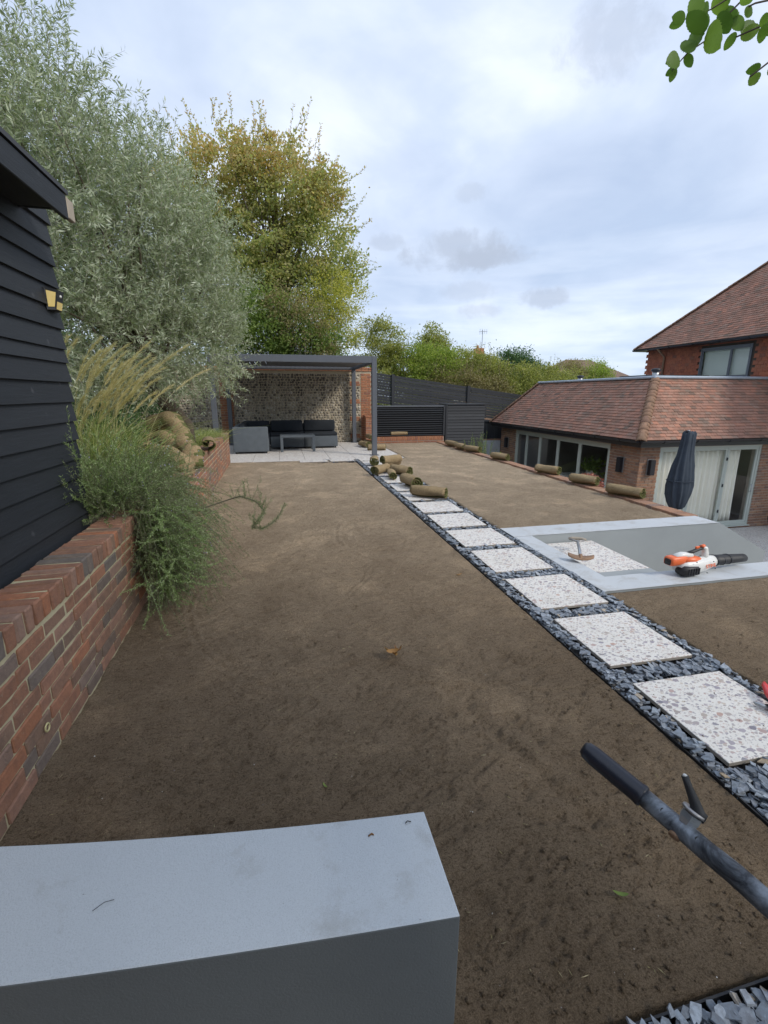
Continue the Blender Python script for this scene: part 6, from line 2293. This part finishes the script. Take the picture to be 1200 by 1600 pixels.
tree('tall_hedge_tree', 'dense green shrubbery left of the pergola behind the olive', 'tree', (-4.2, 14.0, 0),
     [(-4.2, 13.5, 2.8, 1.6, 1.3, 2.4), (-6.0, 11, 2.6, 1.8, 2.0, 2.4), (-3.6, 17, 3.0, 1.5, 1.2, 2.4)], 420, 80, .3, .11, 'dark_leaf', .15, 'bark', 20, GB)

GH = 'shrubs in the overgrown hedge behind the black fence'
HG = [
    ('yellow green loose shrub beside the pergola post', 3.9, 20.5, [(3.9, 20.5, 3.2, 1.0, .9, 1.4), (4.6, 20.6, 3.6, .8, .8, 1.2), (5.2, 20.4, 2.8, .7, .8, .9), (4.0, 19.4, 1.7, 1.4, .6, .9), (6.2, 19.5, 1.3, 1.4, .6, .8)], 300, 'hedge_bright', .09),
    ('mid green dense shrub left of centre in the hedge', 6.2, 20.0, [(6.0, 20, 2.5, 1.2, .9, 1.15), (7.0, 20, 2.4, 1.0, .9, 1.1)], 330, 'hedge_leaf', .085),
    ('yellow green rounded shrub in front of the far chimney', 8.4, 20.5, [(8.2, 20.5, 2.5, 1.2, .9, 1.15), (9.4, 20.6, 2.3, 1.0, .9, 1.05)], 330, 'hedge_bright', .085),
    ('low brownish green shrub just above the fence', 8.2, 19.3, [(7.6, 19.2, 1.9, 1.0, .6, .6), (8.9, 19.3, 1.7, 1.1, .6, .65), (6.5, 19.2, 1.9, .6, .5, .6)], 240, 'brown_leaf', .07),
    ('sprawling bright shrub next to the tiled roof corner', 11.4, 20.0, [(10.6, 19.6, 1.8, 1.1, .8, 1.0), (11.8, 20.0, 1.9, 1.2, .9, 1.0), (13.2, 20.5, 1.7, 1.2, .9, .9), (14.4, 21, 1.6, 1.0, .9, .8)], 480, 'hedge_bright', .085),
]
for lab, bx, by, lobes, nc, m, sz in HG:
    t0 = tree('hedge_shrub', lab, 'shrub', (bx, by, -1.0), lobes, nc, 85, .19, sz, m, .06, 'bark', 16, GH)
    ntw = 60
    P0, O0 = in_lobes(ntw, lobes, .8)
    P0[:, 2] = np.maximum(P0[:, 2], 2.4)
    shoots(t0, 'top_sprays', m, P0, unit(O0 * .3 + [0, 0, 1.2] + rng.normal(size=(ntw, 3)) * .2), rng.uniform(.3, .75, ntw), 14, .07, .03, .2, 0, .8, 'bark', .006)
tree('golden_poplar', 'small pointed golden green tree rising behind the hedge', 'tree', (9.75, 30, -1),
     [(9.75, 30, 3.2, 1.3, 1.1, 1.4), (9.75, 30, 4.3, 1.0, .9, 1.1), (9.7, 30, 5.2, .6, .6, .8)], 260, 70, .25, .13, 'hedge_bright', .1, 'bark', 18, GB)
tree('dark_conifer', 'dark green bushy evergreen right of the far chimney', 'tree', (14.8, 28, -1),
     [(14.2, 28, 2.6, 1.5, 1.2, 1.6), (15.7, 28, 2.3, 1.3, 1.2, 1.4), (14.8, 28, 3.4, 1.0, .9, .9)], 360, 80, .26, .12, 'dark_leaf', .12, 'bark', 14, GB)
for k, (x, y_, zc_, lab) in enumerate(((27.6, 42, 3.7, 'airy pale tree left of the distant brown roof'), (30.3, 42, 3.8, 'rounded pale tree in front of the distant brown roof'))):
    tree('far_tree', lab, 'tree', (x, y_, -1), [(x, y_, zc_, 1.6, 1.2, 1.1), (x + .9, y_, zc_ - .5, 1.2, 1, .9), (x - 1.1, y_, zc_ - .9, 1.3, 1, .9)], 190, 55, .26, .13, 'brown_leaf' if k == 0 else 'hedge_leaf', .12, 'bark_pale', 16, GB)
for k, (x, y_, r_, lab) in enumerate(((20, 36, 2.6, 'broad green tree mass far behind the hedge, left part'), (24.5, 38, 2.4, 'broad green tree mass far behind the hedge, right part'))):
    tree('far_tree', lab, 'tree', (x, y_, -1), [(x, y_, .8, 3, 2, 1.9), (x + 2.4, y_ + 1, .6, 2.4, 2, 1.7)], 300, 55, .4, .18, 'hedge_leaf', .15, 'bark', 10, GB)

# distant houses


def far_house(label, x0, x1, y0, y1, z0, ze, zr, inset):
    h = thing('distant_house', label, 'house', ((x0 + x1) / 2, y0, z0))
    ob('wall', MB().box(x0, x1, y0, y1, z0, ze).mesh('wall', 'far_wall'), h)
    ym = (y0 + y1) / 2
    o = .4
    V = [(x0 - o, y0 - o, ze), (x1 + o, y0 - o, ze), (x1 + o, y1 + o, ze), (x0 - o, y1 + o, ze), (x0 + inset, ym, zr), (x1 - inset, ym, zr)]
    rf = ob('roof', MB().add(V, [(0, 1, 5, 4), (1, 2, 5), (2, 3, 4, 5), (3, 0, 4), (3, 2, 1, 0)]).mesh('roof', 'far_roof'), h)
    # tile courses as real ribs along the near slope
    cb = MB()
    A = Vector(V[0]); B = Vector(V[1]); C_ = Vector(V[5]); D_ = Vector(V[4])
    for k in range(1, 26):
        t_ = k / 26
        p, q = A.lerp(D_, t_), B.lerp(C_, t_)
        up_ = Vector((0, -.02, .03))
        cb.add([p, q, q + up_, p + up_, p + Vector((0, .1, .09)), q + Vector((0, .1, .09))], [(0, 1, 2, 3), (3, 2, 5, 4)])
    ob('tile_courses', cb.mesh('tile_courses', 'far_roof'), h, kind='stuff')
    for k in range(2):
        xw = x0 + (x1 - x0) * (.3 + .4 * k)
        w_ = ob('window', boxmesh('window', 'white_plastic', xw - .6, xw + .6, y0 - .05, y0 + .05, ze - 1.7, ze - .5), h)
        ob('pane', boxmesh('pane', 'glass', xw - .5, xw + .5, y0 - .06, y0 - .052, ze - 1.6, ze - .6), w_)
    return h, rf


far_house('distant house with a broad brown tiled roof left of the upper storey', 28.8, 38.2, 46, 53, -2, 3.2, 5.45, 3.2)
h_, r_ = far_house('distant house mostly hidden by the hedge with one orange chimney', 13.5, 20.2, 40.5, 46, -2, 2.6, 4.9, 1.8)
ch = ob('chimney', boxmesh('chimney', 'brick_orange', 17.45, 18.2, 41.0, 41.7, 3.0, 5.65), r_)
ob('chimney_pot', MB().tube([(17.7, 41.35, 5.65), (17.7, 41.35, 5.9)], [.13, .10], 10).mesh('chimney_pot', 'brick_orange', True), ch)
ob('tv_aerial', MB().tube([(18.05, 41.2, 5.5), (18.05, 41.2, 7.2)], .03, 6).tube([(17.7, 41.2, 7.05), (18.5, 41.2, 7.1)], .02, 5).tube([(17.8, 41.2, 6.8), (17.8, 41.2, 7.3)], .015, 4).tube([(18.0, 41.2, 6.85), (18.0, 41.2, 7.32)], .015, 4).tube([(18.25, 41.2, 6.9), (18.25, 41.2, 7.3)], .015, 4).tube([(18.45, 41.2, 6.9), (18.45, 41.2, 7.3)], .015, 4).mesh('tv_aerial', 'galvanised'), ch)

# ------------------------------------------------------------------ tree overhead whose twigs hang into the top right corner
bt = thing('beech_tree', 'tree behind the camera whose leafy twigs hang into the top right corner', 'tree', (3.3, -1.6, 0))
trunk('bark', bt, [(3.3, -1.6, -.1), (3.28, -1.55, 1.2), (3.2, -1.4, 2.6), (3.1, -1.3, 4.2), (3.0, -1.2, 6.0)], [.22, .17, .15, .11, .05])
BL = [(3.4, -1.8, 5.0, 1.9, 1.6, 1.3), (2.4, -2.4, 4.3, 1.5, 1.3, 1.0), (4.6, -1.4, 4.2, 1.4, 1.3, .9)]
grow_wood('branches', 'bark', bt, (3.2, -1.4, 2.8), BL, .09, 22)
foliage(bt, BL, 240, 50, .22, .07, 'beech_leaf', asp=.6, name='crown')
tree('shade_hedge', 'added unseen hedge behind the camera position, shading the near wall and soil', 'hedge', (-1.0, -4.2, -.1),  # out of view, added to shade the near wall and soil
     [(-3.2, -4.2, 1.6, 1.6, .8, 1.9), (-1.2, -4.2, 1.7, 1.6, .8, 2.0), (1.0, -4.3, 1.6, 1.6, .8, 1.9), (3.2, -4.2, 1.5, 1.6, .8, 1.8)], 420, 60, .22, .08, 'dark_leaf', .08, 'bark', 14)
bvm = []
for k in range(5):
    V, F = leaf_mesh(.058, .038, 'beech_leaf', random.uniform(.1, .5), .035, 18, .12)
    V = [(x, y_, z_ + .0012 * math.sin(y_ * 900)) for x, y_, z_ in V]
    bvm.append(MB().add(V, F).mesh('leaf', 'beech_leaf', True))
# twigs: lists of (px, py, depth)
tw = [
    [(1260, -90, 1.35), (1190, -30, 1.4), (1140, 20, 1.45), (1115, 55, 1.45), (1075, 82, 1.45), (1050, 110, 1.45)],
    [(1190, -30, 1.4), (1150, -10, 1.42), (1110, 15, 1.45), (1070, 30, 1.45)],
    [(1300, 0, 1.35), (1240, 20, 1.4), (1195, 38, 1.42), (1150, 58, 1.45)],
    [(1300, 60, 1.3), (1230, 88, 1.35), (1200, 98, 1.35), (1172, 120, 1.35)],
    [(1260, -60, 1.3), (1225, -5, 1.35), (1180, 5, 1.35), (1170, 10, 1.35)],
]
root_ = Vector((3.15, -1.25, 3.6))
for i, t_ in enumerate(tw):
    pts_ = [at(*p) for p in t_]
    st_ = pts_[0]
    if i in (0, 2, 3, 4):
        pts_ = [root_, root_.lerp(st_, .5) + Vector((0, 0, .25)), st_] + pts_[1:]
        rads = [.02, .010, .004] + [.0028 - .0003 * k for k in range(len(pts_) - 3)]
    else:
        rads = [.0026 - .0003 * k for k in range(len(pts_))]
    ob('twig', MB().tube(pts_, rads, 6).mesh('twig', 'bark', True), bt)
LF = [  # base px, tip px, scale
    (1058, 105, 1040, 118, .62), (1056, 106, 1047, 128, .75), (1066, 88, 1045, 96, .95), (1072, 84, 1080, 104, 1.05),
    (1083, 78, 1068, 62, 1.05), (1088, 70, 1085, 40, 1.15), (1095, 60, 1083, 46, .8), (1103, 48, 1075, 22, 1.15), (1103, 42, 1120, 74, 1.15), (1120, 45, 1112, 78, 1.1),
    (1070, 30, 1046, 42, .75), (1072, 28, 1052, 26, .5), (1085, 25, 1105, 40, .95), (1095, 18, 1078, -2, 1.05), (1112, 12, 1090, 28, 1.0),
    (1125, 20, 1140, 50, 1.2), (1130, 12, 1148, 38, 1.2), (1140, 5, 1120, -12, 1.1), (1150, 50, 1132, 78, 1.0), (1158, 58, 1188, 42, 1.05), (1160, 52, 1180, 33, .9),
    (1165, 14, 1176, 22, .6), (1172, 8, 1160, -5, .8), (1196, 38, 1186, 68, 1.25), (1198, 20, 1192, 36, .9), (1200, 30, 1215, 55, 1.1),
    (1190, 104, 1167, 112, .9), (1178, 118, 1168, 128, .45), (1177, 118, 1182, 131, .6), (1204, 96, 1210, 112, .9), (1115, 0, 1135, 20, 1.1), (1128, 30, 1150, 12, 1.1), (1145, 25, 1160, 45, .9),
]
for (bx, by, tx, ty, s) in LF:
    dd = 1.44 if bx < 1165 else 1.37
    dd += random.uniform(-.04, .04)
    A = at(bx, by, dd); B = at(tx, ty, dd + random.uniform(-.035, .035))
    d = (B - A).normalized(); L = (B - A).length * 1.05
    view = (A - Vector((0, 0, EYE))).normalized()
    nn_ = (view + Vector((random.uniform(-.35, .35), random.uniform(-.35, .35), random.uniform(-.3, .3)))).normalized()
    sxv = d.cross(nn_).normalized(); nn_ = sxv.cross(d)
    o_ = ob('leaf', random.choice(bvm), bt, A)
    o_.rotation_euler = Matrix((sxv, d, nn_)).transposed().to_euler()
    k = max(L, .034) / .058
    o_.scale = (k * 1.15, k, k)
